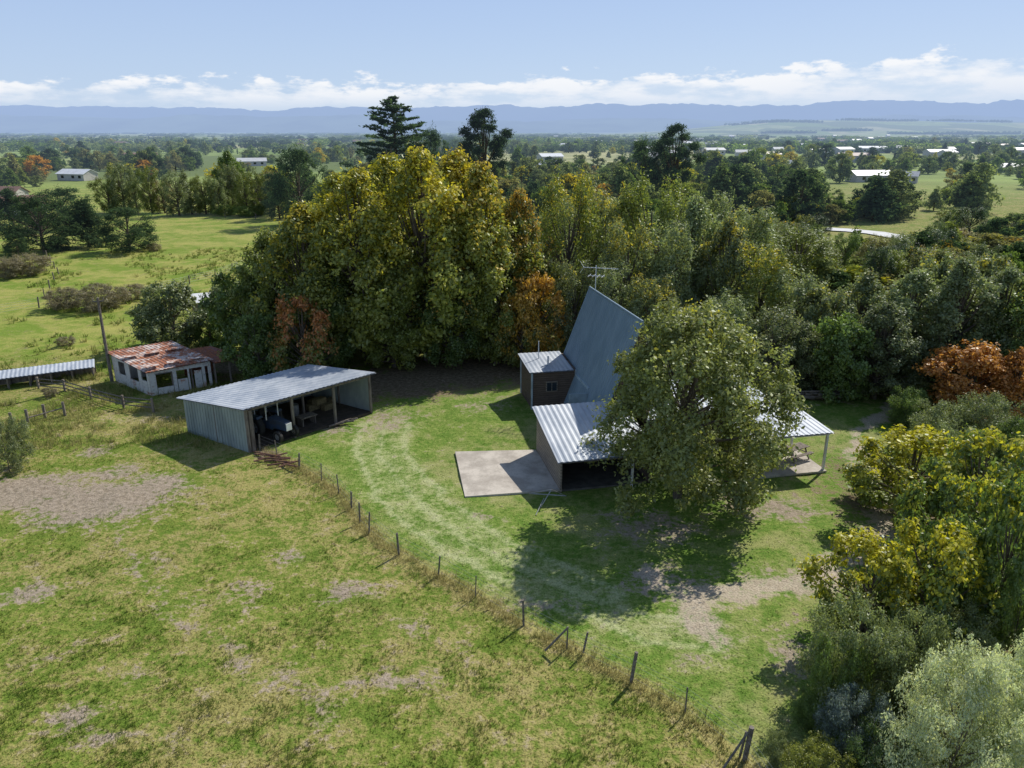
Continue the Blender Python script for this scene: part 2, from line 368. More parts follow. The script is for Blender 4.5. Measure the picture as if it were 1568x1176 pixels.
def groundcol(nt, full=True):
    p = N(nt, 'ShaderNodeNewGeometry').outputs['Position']
    a1 = N(nt, 'ShaderNodeAttribute', attribute_name='m1'); a2 = N(nt, 'ShaderNodeAttribute', attribute_name='m2')
    s1 = N(nt, 'ShaderNodeSeparateColor', {0: a1.outputs['Color']}); s2 = N(nt, 'ShaderNodeSeparateColor', {0: a2.outputs['Color']})
    bare, grav, lawn, dry = s1.outputs[0], s1.outputs[1], s1.outputs[2], a1.outputs['Alpha']
    trk, far, padd, lit = s2.outputs[0], s2.outputs[1], s2.outputs[2], a2.outputs['Alpha']
    p2 = N(nt, 'ShaderNodeVectorMath', {0: p, 1: (1, 1, 0)}, operation='MULTIPLY').outputs[0]
    nf = NOI(nt, p2, 3.2, 3, .7); nm = NOI(nt, p2, .75, 4, .65); nl = NOI(nt, p2, .16, 4, .65)
    nn = NOI(nt, p2, 11, 2, .7) if full else nf
    mixn = M(nt, 'ADD', M(nt, 'MULTIPLY', nm, .5), M(nt, 'MULTIPLY', nf, .5))
    mixl = M(nt, 'ADD', M(nt, 'MULTIPLY', nl, .6), M(nt, 'MULTIPLY', nm, .4))
    c = MIX(nt, SM(nt, mixn, .38, .62), (0.112, 0.172, 0.024), (0.215, 0.24, 0.048))
    c = MIX(nt, SM(nt, M(nt, 'ADD', mixl, M(nt, 'MULTIPLY', M(nt, 'SUBTRACT', nf, .5), .5)), .44, .58, 0, .85), c, (0.30, 0.262, 0.095))
    c = MIX(nt, SM(nt, M(nt, 'ADD', nm, M(nt, 'MULTIPLY', M(nt, 'SUBTRACT', nf, .5), .7)), .58, .72, 0, .65), c, (0.37, 0.31, 0.185))
    lc = MIX(nt, SM(nt, mixn, .38, .62), (0.10, 0.185, 0.026), (0.22, 0.28, 0.065))
    lc = MIX(nt, SM(nt, mixl, .48, .60, 0, .6), lc, (0.32, 0.31, 0.135))
    c = MIX(nt, M(nt, 'MULTIPLY', lawn, .85), c, lc)
    pc = MIX(nt, SM(nt, mixl, .4, .6), (0.16, 0.235, 0.032), (0.34, 0.33, 0.09))
    pc = MIX(nt, SM(nt, nm, .55, .7, 0, .6), pc, (0.12, 0.15, 0.04))
    c = MIX(nt, M(nt, 'MULTIPLY', padd, .9), c, pc)
    nb = M(nt, 'SUBTRACT', mixn, .5)
    c = MIX(nt, SM(nt, M(nt, 'MULTIPLY_ADD', nb, 2.2, trk), .2, 1.0, 0, .85), c, (0.42, 0.44, 0.23))
    c = MIX(nt, SM(nt, M(nt, 'MULTIPLY_ADD', nb, 1.8, dry), .35, .95, 0, .8), c, (0.35, 0.30, 0.12))
    ls = MIX(nt, SM(nt, nf, .35, .65), (0.11, 0.08, 0.05), (0.22, 0.165, 0.11))
    c = MIX(nt, SM(nt, M(nt, 'MULTIPLY_ADD', nb, 3.4, lit), .35, .8, 0, .95), c, ls)
    soil = MIX(nt, SM(nt, nf, .35, .65), (0.23, 0.18, 0.14), (0.38, 0.31, 0.25))
    soil = MIX(nt, SM(nt, nn, .5, .7, 0, .6), soil, (0.17, 0.15, 0.08))
    c = MIX(nt, SM(nt, M(nt, 'MULTIPLY_ADD', nb, 4.0, bare), .35, .95, 0, .92), c, soil)
    gc = MIX(nt, SM(nt, nf, .3, .7), (0.50, 0.42, 0.33), (0.36, 0.295, 0.22))
    c = MIX(nt, SM(nt, M(nt, 'MULTIPLY_ADD', nb, 3.6, grav), .3, .95, 0, .92), c, gc)
    return c, p, far, nf, nn
def groundmat():
    m, nt = newmat('grassland')
    c, p, far, nf, nn = groundcol(nt)
    vo = N(nt, 'ShaderNodeTexVoronoi', {'Vector': N(nt, 'ShaderNodeMapping', {'Vector': p, 'Scale': (1, .6, 1), 'Rotation': (0, 0, .4)}).outputs[0], 'Scale': 1 / 190.})
    vr = N(nt, 'ShaderNodeSeparateColor', {0: vo.outputs['Color']}).outputs[0]
    rp = nt.nodes.new('ShaderNodeValToRGB'); nt.links.new(vr, rp.inputs[0]); rp.color_ramp.interpolation = 'CONSTANT'
    e = rp.color_ramp.elements; e[0].color = (.18, .26, .05, 1); e[1].position = .82; e[1].color = (.42, .40, .20, 1)
    for ps, cl in ((.25, (.26, .34, .09, 1)), (.45, (.13, .17, .05, 1)), (.65, (.32, .36, .13, 1))):
        q = e.new(ps); q.color = cl
    fc = MIX(nt, SM(nt, NOI(nt, p, .02, 4), .3, .65, 0, .6), rp.outputs[0], (0.12, .16, .05))
    c = MIX(nt, far, c, fc)
    dk = MIX(nt, SM(nt, nn, .3, .6), (.66, .66, .64), (1.15, 1.15, 1.15))
    c = MIX(nt, M(nt, 'SUBTRACT', 1.0, far), c, MIX(nt, 1.0, c, dk, 'MULTIPLY'))
    h = M(nt, 'ADD', M(nt, 'MULTIPLY', nf, .6), M(nt, 'MULTIPLY', nn, .4))
    nrm = N(nt, 'ShaderNodeBump', {'Height': h, 'Strength': .7, 'Distance': .17}).outputs[0]
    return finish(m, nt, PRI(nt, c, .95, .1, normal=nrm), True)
GRM = groundmat()
build('ground', np.stack([XX, YY, ZZ], -1).reshape(-1, 3), Q, [GRM], attr={'m1': m1, 'm2': m2}, smooth=True)

# ------------------------------------------------------------------ grass blades
def grassmat():
    m, nt = newmat('grass_blades')
    c, p, far, nf, nn = groundcol(nt, False)
    at = N(nt, 'ShaderNodeAttribute', attribute_name='tint')
    s = N(nt, 'ShaderNodeSeparateColor', {0: at.outputs['Color']})
    c = MIX(nt, s.outputs[1], c, (0.38, 0.33, 0.15))
    c = MIX(nt, s.outputs[2], c, (0.105, 0.175, 0.026))
    c = SC(nt, c, M(nt, 'MULTIPLY_ADD', s.outputs[0], .7, .8))
    di = N(nt, 'ShaderNodeBsdfDiffuse', {'Color': c}).outputs[0]; tr = N(nt, 'ShaderNodeBsdfTranslucent', {'Color': c}).outputs[0]
    return finish(m, nt, N(nt, 'ShaderNodeMixShader', {0: .4, 1: di, 2: tr}).outputs[0])
GRASS = grassmat()
def tufts(name, X, Y, h, dryv, grn, blades, wid, seed):
    r = np.random.default_rng(seed); n = len(X)
    A1, A2 = attrs(X, Y)
    hr = np.repeat(h, blades)
    Xr = np.repeat(X, blades); Yr = np.repeat(Y, blades); H = hr * r.uniform(.5, 1.15, n * blades); D = np.repeat(dryv, blades); T = np.repeat(r.random(n), blades); Gn = np.repeat(grn, blades)
    k = len(Xr); th = r.uniform(0, 6.283, k); lean = r.uniform(.15, .9, k); la = r.uniform(0, 6.283, k)
    rad = r.uniform(0, 1, k) * hr * .55
    bx = Xr + np.cos(la) * rad; by = Yr + np.sin(la) * rad; bz = gz(bx, by) - .01
    wx = np.cos(th) * wid / 2 * r.uniform(.6, 1.4, k); wy = np.sin(th) * wid / 2
    tx = bx + np.cos(la) * lean * H * .7; ty = by + np.sin(la) * lean * H * .7; tz = bz + H * np.sqrt(np.maximum(.2, 1 - lean ** 2 * .5))
    V = np.stack([np.stack([bx - wx, by - wy, bz], -1), np.stack([bx + wx, by + wy, bz], -1), np.stack([tx + wx * .35, ty + wy * .35, tz], -1), np.stack([tx - wx * .35, ty - wy * .35, tz], -1)], 1).reshape(-1, 3)
    Qd = np.arange(4 * k).reshape(-1, 4)
    A = np.stack([np.clip(T * .6 + r.random(k) * .4, 0, 1), np.clip(D + r.uniform(-.1, .1, k), 0, 1), Gn, np.ones(k)], -1)
    rep = lambda a, m: np.repeat(a, m, axis=0)
    return build(name, V, Qd, [GRASS], attr={'tint': rep(A, 4), 'm1': rep(A1, 4 * blades), 'm2': rep(A2, 4 * blades)})
n = 95000
Yp = 17 + (68 - 17) * rng.random(n) ** 1.35; Xp = (rng.random(n) * 2 - 1) * (Yp * .74 + 3)
b_, g_, l_, d_, t_, f_, p_, li_ = masks(Xp, Yp)
clump = vn(Xp, Yp, 1.1, 21, 2); big = vn(Xp, Yp, 6, 25, 2)
shed_poly = GP([(270, 655), (385, 697), (580, 630), (490, 600)])
pad_poly = GP([(690, 690), (822, 686), (985, 740), (975, 765), (706, 768)])
keep = (rng.random(n) > b_ * 1.0) & (g_ < .3) & (rng.random(n) > li_) & ~inpoly(Xp, Yp, shed_poly) & ~inpoly(Xp, Yp, pad_poly)
hgt = np.where(l_ > .5, .03 + .04 * rng.random(n), .04 + .26 * np.clip(clump - .42, 0, 1) + .09 * np.clip(big - .3, 0, 1) * rng.random(n))
keep &= ~((l_ > .5) & (rng.random(n) < .45)) & (rng.random(n) < .35 + clump)
tufts('paddock_grass', Xp[keep], Yp[keep], hgt[keep], np.full(keep.sum(), .05), np.clip((clump[keep] - .55) * 2.0, 0, .6) * (l_[keep] < .5), 4, .03, 5)
fx = []; fy = []
for (x0, y0), (x1, y1) in zip(FENCE[:-1], FENCE[1:]):
    L = math.hypot(x1 - x0, y1 - y0); k = int(L * 50); t = rng.random(k)
    fx += list(x0 + (x1 - x0) * t + rng.normal(0, .30, k)); fy += list(y0 + (y1 - y0) * t + rng.normal(0, .30, k))
fx = np.array(fx); fy = np.array(fy); ok = vn(fx, fy, 1.2, 77) > .36; fx = fx[ok]; fy = fy[ok]
tufts('fence_line_grass', fx, fy, rng.uniform(.12, .40, len(fx)), rng.uniform(.0, .75, len(fx)), np.zeros(len(fx)), 5, .026, 6)
k = 6000; rx = rng.uniform(-42, -18, k); ry = rng.uniform(46, 62, k); ok = ~inpoly(rx, ry, shed_poly) & (vn(rx, ry, 4, 9) > .5)
tufts('rough_grass', rx[ok], ry[ok], rng.uniform(.2, .5, ok.sum()), rng.uniform(.1, .8, ok.sum()), rng.uniform(0, .3, ok.sum()), 5, .04, 8)
k = 7000; rx = rng.uniform(-110, -14, k); ry = rng.uniform(60, 135, k); ok = (vn(rx, ry, 7, 91) > .52) & (rx > -ry * .75)
tufts('paddock_tussocks', rx[ok], ry[ok], rng.uniform(.2, .6, ok.sum()), rng.uniform(0, .6, ok.sum()), rng.uniform(0, .8, ok.sum()), 10, .08, 18)

# ------------------------------------------------------------------ tree prototypes
DIM = {}
def leafquads(P, Nn, size, asp, r):
    k = len(P); Nn = Nn / (np.linalg.norm(Nn, axis=1, keepdims=True) + 1e-9)
    R_ = r.normal(size=(k, 3)); T = np.cross(Nn, R_); T /= (np.linalg.norm(T, axis=1, keepdims=True) + 1e-9); B = np.cross(Nn, T)
    s = (size * r.uniform(.6, 1.35, k))[:, None]
    return np.stack([P - T * s, P - B * s * asp, P + T * s, P + B * s * asp], 1).reshape(-1, 3)
def tree_mesh(name, seed, H, R, base, nl, nc, nleaf, ls, crad, prof, mat, asp=.55, lobe=(.28, .44), zb=.3, flat=.8, trunk=.055, spray=.15, drop=0.0, cvz=.8):
    r = np.random.default_rng(seed); A = Acc(); CH = H - base
    lc = []; lr = []
    for i in range(nl):
        t = (i + r.random()) / nl; a = i * 2.399 + r.uniform(-.6, .6)
        rr = R * r.uniform(*lobe) * (0.6 + .4 * prof(t)); e = max(0, prof(t) * R - rr * .8) * r.uniform(.5, 1.12)
        zz = min(base + CH * t, H - rr * .9); zz = max(zz, base + rr * .45)
        lc.append((math.cos(a) * e, math.sin(a) * e, zz)); lr.append(rr)
    lc = np.array(lc); lr = np.array(lr)
    top = np.array((r.uniform(-.1, .1) * R, r.uniform(-.1, .1) * R, H * .82))
    tp = [np.array((0, 0, -.3)), np.array((r.uniform(-.03, .03) * R, r.uniform(-.03, .03) * R, H * .3)), top * (.8, .8, .72), top]
    A.add(*tube(tp, [H * trunk * .5, H * trunk * .36, H * trunk * .2, H * .006], 7), 0)
    for c, q in zip(lc, lr):
        zs = max(base * .6, min(c[2] * .6, H * .6)); s0 = np.array((0, 0, zs)) + np.array((c[0], c[1], 0)) * .03
        mid = (s0 + c) / 2 + np.array((c[0] * .12, c[1] * .12, q * .1))
        A.add(*tube([s0, mid, c, c + (c - mid) * .4], [H * trunk * .15, H * trunk * .10, H * trunk * .045, H * trunk * .012], 4), 0)
    li = r.choice(nl, nc, p=lr ** 1.7 / (lr ** 1.7).sum())
    d = r.normal(size=(nc, 3)); d[:, 2] += zb; out = lc[li].copy(); out[:, 2] = 0; out /= (np.linalg.norm(out, axis=1, keepdims=True) + R * .2); d += out * .7
    d /= np.linalg.norm(d, axis=1, keepdims=True)
    q = r.uniform(.4, 1.05, nc); sprayed = r.random(nc) < spray; q[sprayed] *= r.uniform(1.1, 1.6, sprayed.sum())
    cc = lc[li] + d * (lr[li] * q)[:, None] * np.array((1, 1, flat))
    if drop: cc[:, 2] -= drop * np.abs(r.random(nc)) * sstep(np.hypot(cc[:, 0], cc[:, 1]), .4 * R, R)
    cc[:, 2] = np.maximum(cc[:, 2], base * .8 + .15)
    for j in r.choice(nc, min(nc, 80), replace=False):
        A.add(*tube([lc[li[j]], (lc[li[j]] + cc[j]) / 2 + r.normal(0, .05, 3), cc[j]], [H * trunk * .04, H * trunk * .025, .01], 3), 0)
    cr = crad * r.uniform(.5, 1.5, nc)
    P = np.repeat(cc, nleaf, 0); k = len(P); dd = r.normal(size=(k, 3)); dd /= np.linalg.norm(dd, axis=1, keepdims=True)
    rad = r.random(k) ** .6 * 1.2
    P = P + dd * (np.repeat(cr, nleaf) * rad)[:, None] * np.array((1.1, 1.1, cvz))
    od = np.repeat(d, nleaf, 0)
    Nn = dd * .4 + od * .45 + r.normal(size=(k, 3)) * .55 + np.array((0, 0, .45))
    LV = leafquads(P, Nn, ls, asp, r)
    nb = A.n
    A.add(LV, np.arange(4 * k).reshape(-1, 4), 1)
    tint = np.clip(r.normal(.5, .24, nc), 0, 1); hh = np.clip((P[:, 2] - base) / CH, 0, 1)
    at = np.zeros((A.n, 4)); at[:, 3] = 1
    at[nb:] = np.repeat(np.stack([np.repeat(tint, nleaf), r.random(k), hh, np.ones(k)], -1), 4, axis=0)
    me = build(name, np.concatenate(A.V), np.concatenate(A.Q), [BARK, mat], np.concatenate(A.m), attr={'tint': at}, link=False)
    DIM[me.name] = (H, R); return me
def p_round(t): return max(.15, math.sqrt(max(0, 1 - (2 * t - .9) ** 2 * .85)))
def p_dome(t): return 1.0 if t < .3 else max(.12, math.sqrt(max(0, 1 - ((t - .3) / .72) ** 2)))
def p_oval(t): return max(.12, math.sin(math.pi * min(1, (t * .88 + .14))) ** .75)
def p_cone(t): return max(.08, (1 - t) ** .85)
def p_spire(t): return .55 + .45 * math.sin(math.pi * t)
def conifer_mesh(name, seed, H, R, base, tiers, per, mat, ls, up=.12, irregular=.3, dens=26):
    r = np.random.default_rng(seed); A = Acc()
    A.add(*tube([(0, 0, -.3), (0, 0, H * .5), (.1, 0, H)], [H * .022, H * .013, .03], 7), 0)
    Ps = []; Ns = []; Ts = []
    for i in range(tiers):
        t = i / (tiers - 1); zz = base + (H - base) * t ** .95; L0 = R * ((1 - t) ** .6 * .93 + .07)
        for j in range(per):
            a = 6.283 * j / per + r.uniform(-.7, .7) + i * .9; L = L0 * r.uniform(1 - irregular, 1.15); dz = L * r.uniform(up * .1, up * 1.8)
            s = np.array((0, 0, zz + r.uniform(-.7, .7))); e = s + np.array((math.cos(a) * L, math.sin(a) * L, dz)); mid = (s + e) / 2 - np.array((0, 0, L * .06))
            A.add(*tube([s, mid, e], [.09, .06, .015], 4), 0); tt = r.random()
            m = int(dens * L / R) + 6
            for f in np.sqrt(r.random(m)) * .9 + .12:
                c = s * (1 - f) + e * f - np.array((0, 0, L * .2 * f * (1 - f)))
                side = np.array((-math.sin(a), math.cos(a), 0)) * r.normal(0, .16) * L * (.4 + f * .6)
                k = 9; P = c + side + r.normal(size=(k, 3)) * np.array((.32, .32, .14)) * (ls * 2.4)
                Ps.append(P); Ns.append(r.normal(size=(k, 3)) * .5 + np.array((0, 0, .8))); Ts.append(np.full(k, tt * .6 + r.random() * .4))
    P = np.concatenate(Ps); Nn = np.concatenate(Ns); T = np.concatenate(Ts); k = len(P); nb = A.n
    A.add(leafquads(P, Nn, ls, .4, r), np.arange(4 * k).reshape(-1, 4), 1)
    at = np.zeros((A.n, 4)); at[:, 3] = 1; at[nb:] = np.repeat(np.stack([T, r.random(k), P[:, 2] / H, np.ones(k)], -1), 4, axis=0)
    me = build(name, np.concatenate(A.V), np.concatenate(A.Q), [BARK, mat], np.concatenate(A.m), attr={'tint': at}, link=False)
    DIM[me.name] = (H, R); return me

HOUSETREE = tree_mesh('house_tree_mesh', 11, 11.0, 6.0, 1.7, 60, 1700, 34, .115, .42, p_dome, LEAF, drop=1.4, spray=.3, lobe=(.12, .25), cvz=1.1)
BROAD = [tree_mesh('broad_mesh', 20 + i, 17, 6.2, 1.0, 85, 1500, 20, .185, .6, p_oval, LEAF, lobe=(.09, .21), spray=.45, flat=1.0, cvz=1.0) for i in range(4)]
WILL = [tree_mesh('willow_mesh', 40 + i, 11, 4.0, .6, 45, 750, 20, .145, .42, p_spire, LEAF, lobe=(.11, .24), spray=.5, flat=1.5, asp=.38, cvz=1.5) for i in range(3)]
SMALL = [tree_mesh('small_mesh', 50 + i, 6, 3.2, .4, 34, 620, 24, .12, .34, p_round, LEAF, spray=.4, lobe=(.14, .3), asp=.6) for i in range(3)]
SPARSE = [tree_mesh('sparse_mesh', 60 + i, 6, 3.4, .4, 34, 520, 20, .12, .33, p_round, LEAF, spray=.6, lobe=(.12, .26), asp=.6) for i in range(3)]
SHRUB = [tree_mesh('shrub_mesh', 70 + i, 3, 2.4, .05, 30, 1000, 28, .05, .19, p_round, LEAF, spray=.35, lobe=(.15, .34), asp=.45, trunk=.03) for i in range(2)]
OLV = tree_mesh('olive_mesh', 75, 3, 2.4, .02, 30, 1800, 30, .038, .15, p_dome, LEAF, spray=.12, lobe=(.2, .36), asp=.42, trunk=.03)
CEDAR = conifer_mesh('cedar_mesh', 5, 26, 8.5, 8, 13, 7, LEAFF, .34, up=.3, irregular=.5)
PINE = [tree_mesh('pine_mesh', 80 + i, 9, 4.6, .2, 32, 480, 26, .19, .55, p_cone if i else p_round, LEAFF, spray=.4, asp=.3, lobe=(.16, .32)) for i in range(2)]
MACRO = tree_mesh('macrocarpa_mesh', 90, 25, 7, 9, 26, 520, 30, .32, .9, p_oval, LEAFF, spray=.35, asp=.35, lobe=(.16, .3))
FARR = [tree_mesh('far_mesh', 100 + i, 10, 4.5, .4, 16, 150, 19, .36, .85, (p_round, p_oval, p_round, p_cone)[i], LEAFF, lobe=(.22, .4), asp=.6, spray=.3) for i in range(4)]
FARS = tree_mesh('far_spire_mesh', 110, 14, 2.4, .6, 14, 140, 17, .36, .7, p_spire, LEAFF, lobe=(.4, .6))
def veryfar(name, seed, n, L, Hh):
    r = np.random.default_rng(seed); A = Acc(); P = []; T = []
    for i in range(n):
        c = np.array((r.uniform(-L / 2, L / 2), r.uniform(-5, 5), 0)); h = Hh * r.uniform(.45, 1.15); R = h * .42
        d = r.normal(size=(90, 3)); d /= np.linalg.norm(d, axis=1, keepdims=True)
        P.append(c + np.array((0, 0, h * .52)) + d * np.array((R, R, h * .47)) * r.uniform(.6, 1.05, (90, 1))); T.append(np.full(90, r.random()))
    P = np.concatenate(P); T = np.concatenate(T); k = len(P)
    A.add(leafquads(P, r.normal(size=(k, 3)) + np.array((0, 0, .6)), 1.0, .7, r), np.arange(4 * k).reshape(-1, 4), 1)
    at = np.repeat(np.stack([T, r.random(k), np.full(k, .3), np.ones(k)], -1), 4, axis=0)
    me = build(name, A.V[0], A.Q[0], [BARK, LEAFF], A.m[0], attr={'tint': at}, link=False); DIM[me.name] = (Hh, L / 2); return me
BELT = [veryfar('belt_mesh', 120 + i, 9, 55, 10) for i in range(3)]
def place(name, me, x, y, H, R, color, aut=0.0, ix=0, parent=None, rot=None, z=None):
    ob = bpy.data.objects.new(name, me); COL.objects.link(ob)
    h0, r0 = DIM[me.name]; s = R / r0
    ob.location = (x, y, float(gz(x, y)) if z is None else z); ob.scale = (s, s, H / h0)
    ob.rotation_euler = (0, 0, random.uniform(0, 6.28) if rot is None else rot)
    ob.color = (*color, aut); ob.pass_index = ix
    if parent: ob.parent = parent
    return ob
def pt(name, mes, u, vb, vt, wpx, color, aut=0.0, ix=0, parent=None, vis=.92):
    x, y = G(u, vb); H = zat(y, vt) * vis + 0; R = wpx / 2 * depth_of(y, H * .6) / FPX
    x = (u - 784) / FPX * depth_of(y, H * .55)
    me = random.choice(mes) if isinstance(mes, list) else mes
    return place(name, me, x, y, H / .97, R, color, aut, ix, parent)
OLIVE = (0.17, 0.21, 0.055); GREEN = (0.11, 0.165, 0.048); DKG = (0.06, 0.10, 0.038); GREYG = (0.175, 0.215, 0.11); YG = (0.225, 0.255, 0.06); CON = (.046, .078, .042)
place('oak_tree', HOUSETREE, 9.5, 38.9, 11.0, 5.8, (0.165, 0.19, 0.07), .2, 8)
for u, vb, vt, wd, c, a, ix in [(470, 560, 300, 180, OLIVE, .38, 12), (555, 556, 250, 200, YG, .40, 8), (650, 552, 218, 220, YG, .44, 8), (735, 548, 240, 190, YG, .40, 20), (795, 540, 280, 120, OLIVE, .42, 35),
                            (420, 548, 345, 130, OLIVE, .2, 5), (600, 515, 222, 200, YG, .40, 5), (700, 512, 218, 190, YG, .44, 12), (520, 525, 258, 160, YG, .36, 5),
                            (600, 562, 380, 130, OLIVE, .25, 30), (690, 560, 380, 130, GREEN, .38, 40), (500, 566, 400, 120, GREEN, .15, 0), (760, 556, 350, 120, OLIVE, .35, 30)]:
    pt('poplar_tree', BROAD, u, vb, vt, wd, c, a, ix)
for u, vb, vt, wd, c in [(375, 545, 400, 120, GREEN), (350, 520, 425, 90, GREYG), (395, 585, 475, 100, GREEN), (262, 535, 428, 115, GREYG), (235, 530, 455, 70, GREYG), (320, 530, 475, 50, GREEN)]:
    pt('willow_tree', SMALL, u, vb, vt, wd, c)
pt('maple_tree', SPARSE, 462, 590, 447, 115, OLIVE, .52, 75)
pt('maple_tree', SPARSE, 818, 562, 415, 105, OLIVE, .65, 38)
pt('maple_tree', SMALL, 798, 566, 440, 80, OLIVE, .55, 32)
for u, vb, vt, wd in [(870, 520, 262, 120), (930, 500, 280, 120), (1000, 510, 268, 130), (1060, 530, 292, 130), (1030, 545, 340, 120), (1110, 545, 328, 130), (1165, 560, 374, 130), (1215, 570, 410, 120),
                      (890, 450, 292, 120), (960, 540, 335, 110), (1140, 460, 315, 130), (1220, 460, 348, 130), (880, 555, 400, 90), (1080, 480, 295, 110), (850, 480, 305, 90), (1000, 570, 420, 110), (1110, 590, 450, 110), (1180, 600, 470, 110), (930, 560, 400, 100)]:
    pt('willow_tree', random.choice([WILL, WILL, BROAD]), u, vb, vt, wd, random.choice([GREYG, GREYG, GREYG, OLIVE]), random.choice([.1, .2, .32]), 12)
for u, vb, vt, wd in [(1260, 580, 435, 120), (1320, 575, 410, 130), (1390, 590, 405, 150), (1460, 600, 390, 150), (1530, 600, 405, 150), (1290, 610, 480, 110), (1350, 610, 455, 130), (1430, 560, 385, 120), (1510, 560, 385, 120), (1575, 620, 420, 130), (1230, 600, 490, 90)]:
    pt('broadleaf_tree', SMALL + BROAD, u, vb, vt, wd, random.choice([GREYG, GREEN, GREYG, OLIVE, GREYG]), random.choice([0, .1, .25]), 10)
for u, vb, vt, wd, c, a, ix in [(1490, 640, 520, 150, (.2, .1, .05), .95, 58), (1560, 650, 530, 110, (.2, .1, .05), .85, 58)]:
    pt('maple_tree', SMALL, u, vb, vt, wd, c, a, ix)
for u, vb, vt, wd, c in [(1440, 690, 610, 110, GREYG), (1520, 700, 600, 130, GREYG), (1570, 760, 640, 120, GREEN), (1390, 650, 590, 70, GREEN), (1480, 740, 650, 100, GREYG)]:
    pt('broadleaf_shrub', SHRUB, u, vb, vt, wd, c)
for u, vb, vt, wd, c, a in [(1400, 800, 650, 190, OLIVE, .50), (1500, 850, 650, 190, GREEN, .40), (1450, 930, 720, 150, GREEN, .35), (1330, 985, 820, 180, OLIVE, .50), (1430, 1010, 800, 190, GREEN, .46), (1540, 1000, 730, 160, GREEN, .32), (1350, 760, 690, 100, OLIVE, .5)]:
    pt('walnut_tree', SPARSE, u, vb, vt, wd, c, a, 0)
for u, vb, vt, wd, c in [(1320, 1090, 930, 170, GREYG), (1285, 1110, 970, 90, GREEN), (1400, 1090, 930, 140, GREYG), (1500, 960, 830, 150, GREEN), (1560, 1050, 860, 140, GREEN), (1480, 1060, 930, 140, GREYG), (1550, 900, 760, 120, GREEN), (1310, 1170, 1060, 110, (.16, .21, .24)), (1240, 1110, 1060, 60, GREEN), (1340, 1215, 1110, 120, DKG)]:
    pt('broadleaf_shrub', SHRUB, u, vb, vt, wd, c)
pt('olive_shrub', OLV, 1472, 1245, 985, 245, (.42, .47, .36)); pt('olive_shrub', OLV, 1575, 1195, 965, 180, (.40, .45, .34))
pt('broadleaf_shrub', SHRUB, 1250, 1225, 1140, 120, YG); pt('broadleaf_shrub', SHRUB, 1195, 1175, 1120, 60, GREYG)
pt('broadleaf_shrub', SHRUB, 5, 722, 640, 85, GREYG)
for u, vb, vt, wd in [(60, 385, 295, 120), (130, 378, 300, 110), (195, 385, 315, 95), (15, 350, 285, 90), (95, 350, 285, 100), (25, 395, 355, 40)]:
    pt('pine_tree', PINE, u, vb, vt, wd, CON)
for u, vb, vt, wd in [(45, 420, 388, 80), (15, 425, 395, 60), (100, 472, 440, 70), (150, 474, 432, 80), (200, 460, 435, 50), (75, 610, 596, 25), (100, 530, 515, 30), (235, 385, 372, 25)]:
    pt('gorse_bush', SHRUB, u, vb, vt, wd, (.21, .19, .14))
for u in range(165, 440, 21):
    pt('willow_tree', WILL, u, 328 + random.uniform(-3, 3), 262 + random.uniform(-14, 14), random.uniform(34, 52), random.choice([GREYG, GREYG, OLIVE, (.18, .16, .10)]), .1, 20)
pt('poplar_tree', BROAD, 352, 322, 226, 60, GREEN); pt('cypress_tree', PINE[0], 458, 345, 222, 105, CON); pt('cypress_tree', PINE[0], 425, 335, 262, 60, CON)
for u, v in [(345, 330), (375, 332), (395, 330)]: pt('broadleaf_shrub', SHRUB, u, v, v - 18, 40, GREEN)
pt('cedar_tree', CEDAR, 606, 330, 143, 150, CON); pt('macrocarpa_tree', MACRO, 740, 325, 158, 95, CON)
pt('macrocarpa_tree', MACRO, 1032, 330, 183, 85, CON); pt('macrocarpa_tree', PINE[0], 985, 330, 208, 80, CON); pt('macrocarpa_tree', PINE[0], 665, 320, 192, 60, CON)
pt('golden_tree', FARR[0], 1187, 262, 236, 42, YG, .9, 0)

mid = empty('distant_woodland')
CLEAR = [(1310, 1425, 275, 325), (1490, 1600, 290, 350), (1255, 1430, 345, 395), (1530, 1600, 222, 244), (60, 170, 262, 300), (1280, 1410, 222, 240), (820, 870, 238, 262), (1100, 1180, 225, 245)]
def uv(x, y):
    d = depth_of(y); return 784 + FPX * x / d, 588 - FPX * (sp * y - cp * CAMH) / d
def blocked(x, y):
    u, v = uv(x, y)
    if u < 450 and v > 322: return True
    return any(u0 < u < u1 and v0 < v < v1 for (u0, u1, v0, v1) in CLEAR)
PAL = [GREEN, GREEN, OLIVE, GREYG, GREYG, CON, (.13, .16, .07), (.19, .19, .09), (.10, .14, .06), CON]
for i in range(230):
    u = random.uniform(840, 1620); v = random.uniform(340, 470)
    if u > 1200 or v < 440:
        x, y = G(u, v)
        if blocked(x, y): continue
        place('woodland_tree', random.choice(FARR + WILL), x, y, random.uniform(3.5, 6.5), random.uniform(2.0, 3.6), random.choice(PAL), random.choice([0, 0, .2, .3]), random.choice([5, 30]), mid)
cnt = 0
while cnt < 1350:
    y = math.exp(random.uniform(math.log(175), math.log(1200))); x = random.uniform(-.8, .8) * y
    if blocked(x, y) or float(vn(x, y, 60, 301, 2)) < .44: continue
    cnt += 1
    c = random.choice(PAL); a = 0; ixx = 0
    if random.random() < .10: a = random.choice([.4, .7]); ixx = random.choice([0, 5, 15, 45])
    me = random.choice(FARR) if random.random() > .08 else FARS
    H = random.choice([3.5, 4, 5, 6, 7, 8, 10]) * random.uniform(.8, 1.2)
    place('woodland_tree', me, x, y, H, (H * .17 if me is FARS else H * random.uniform(.42, .65)), c, a, ixx, mid)
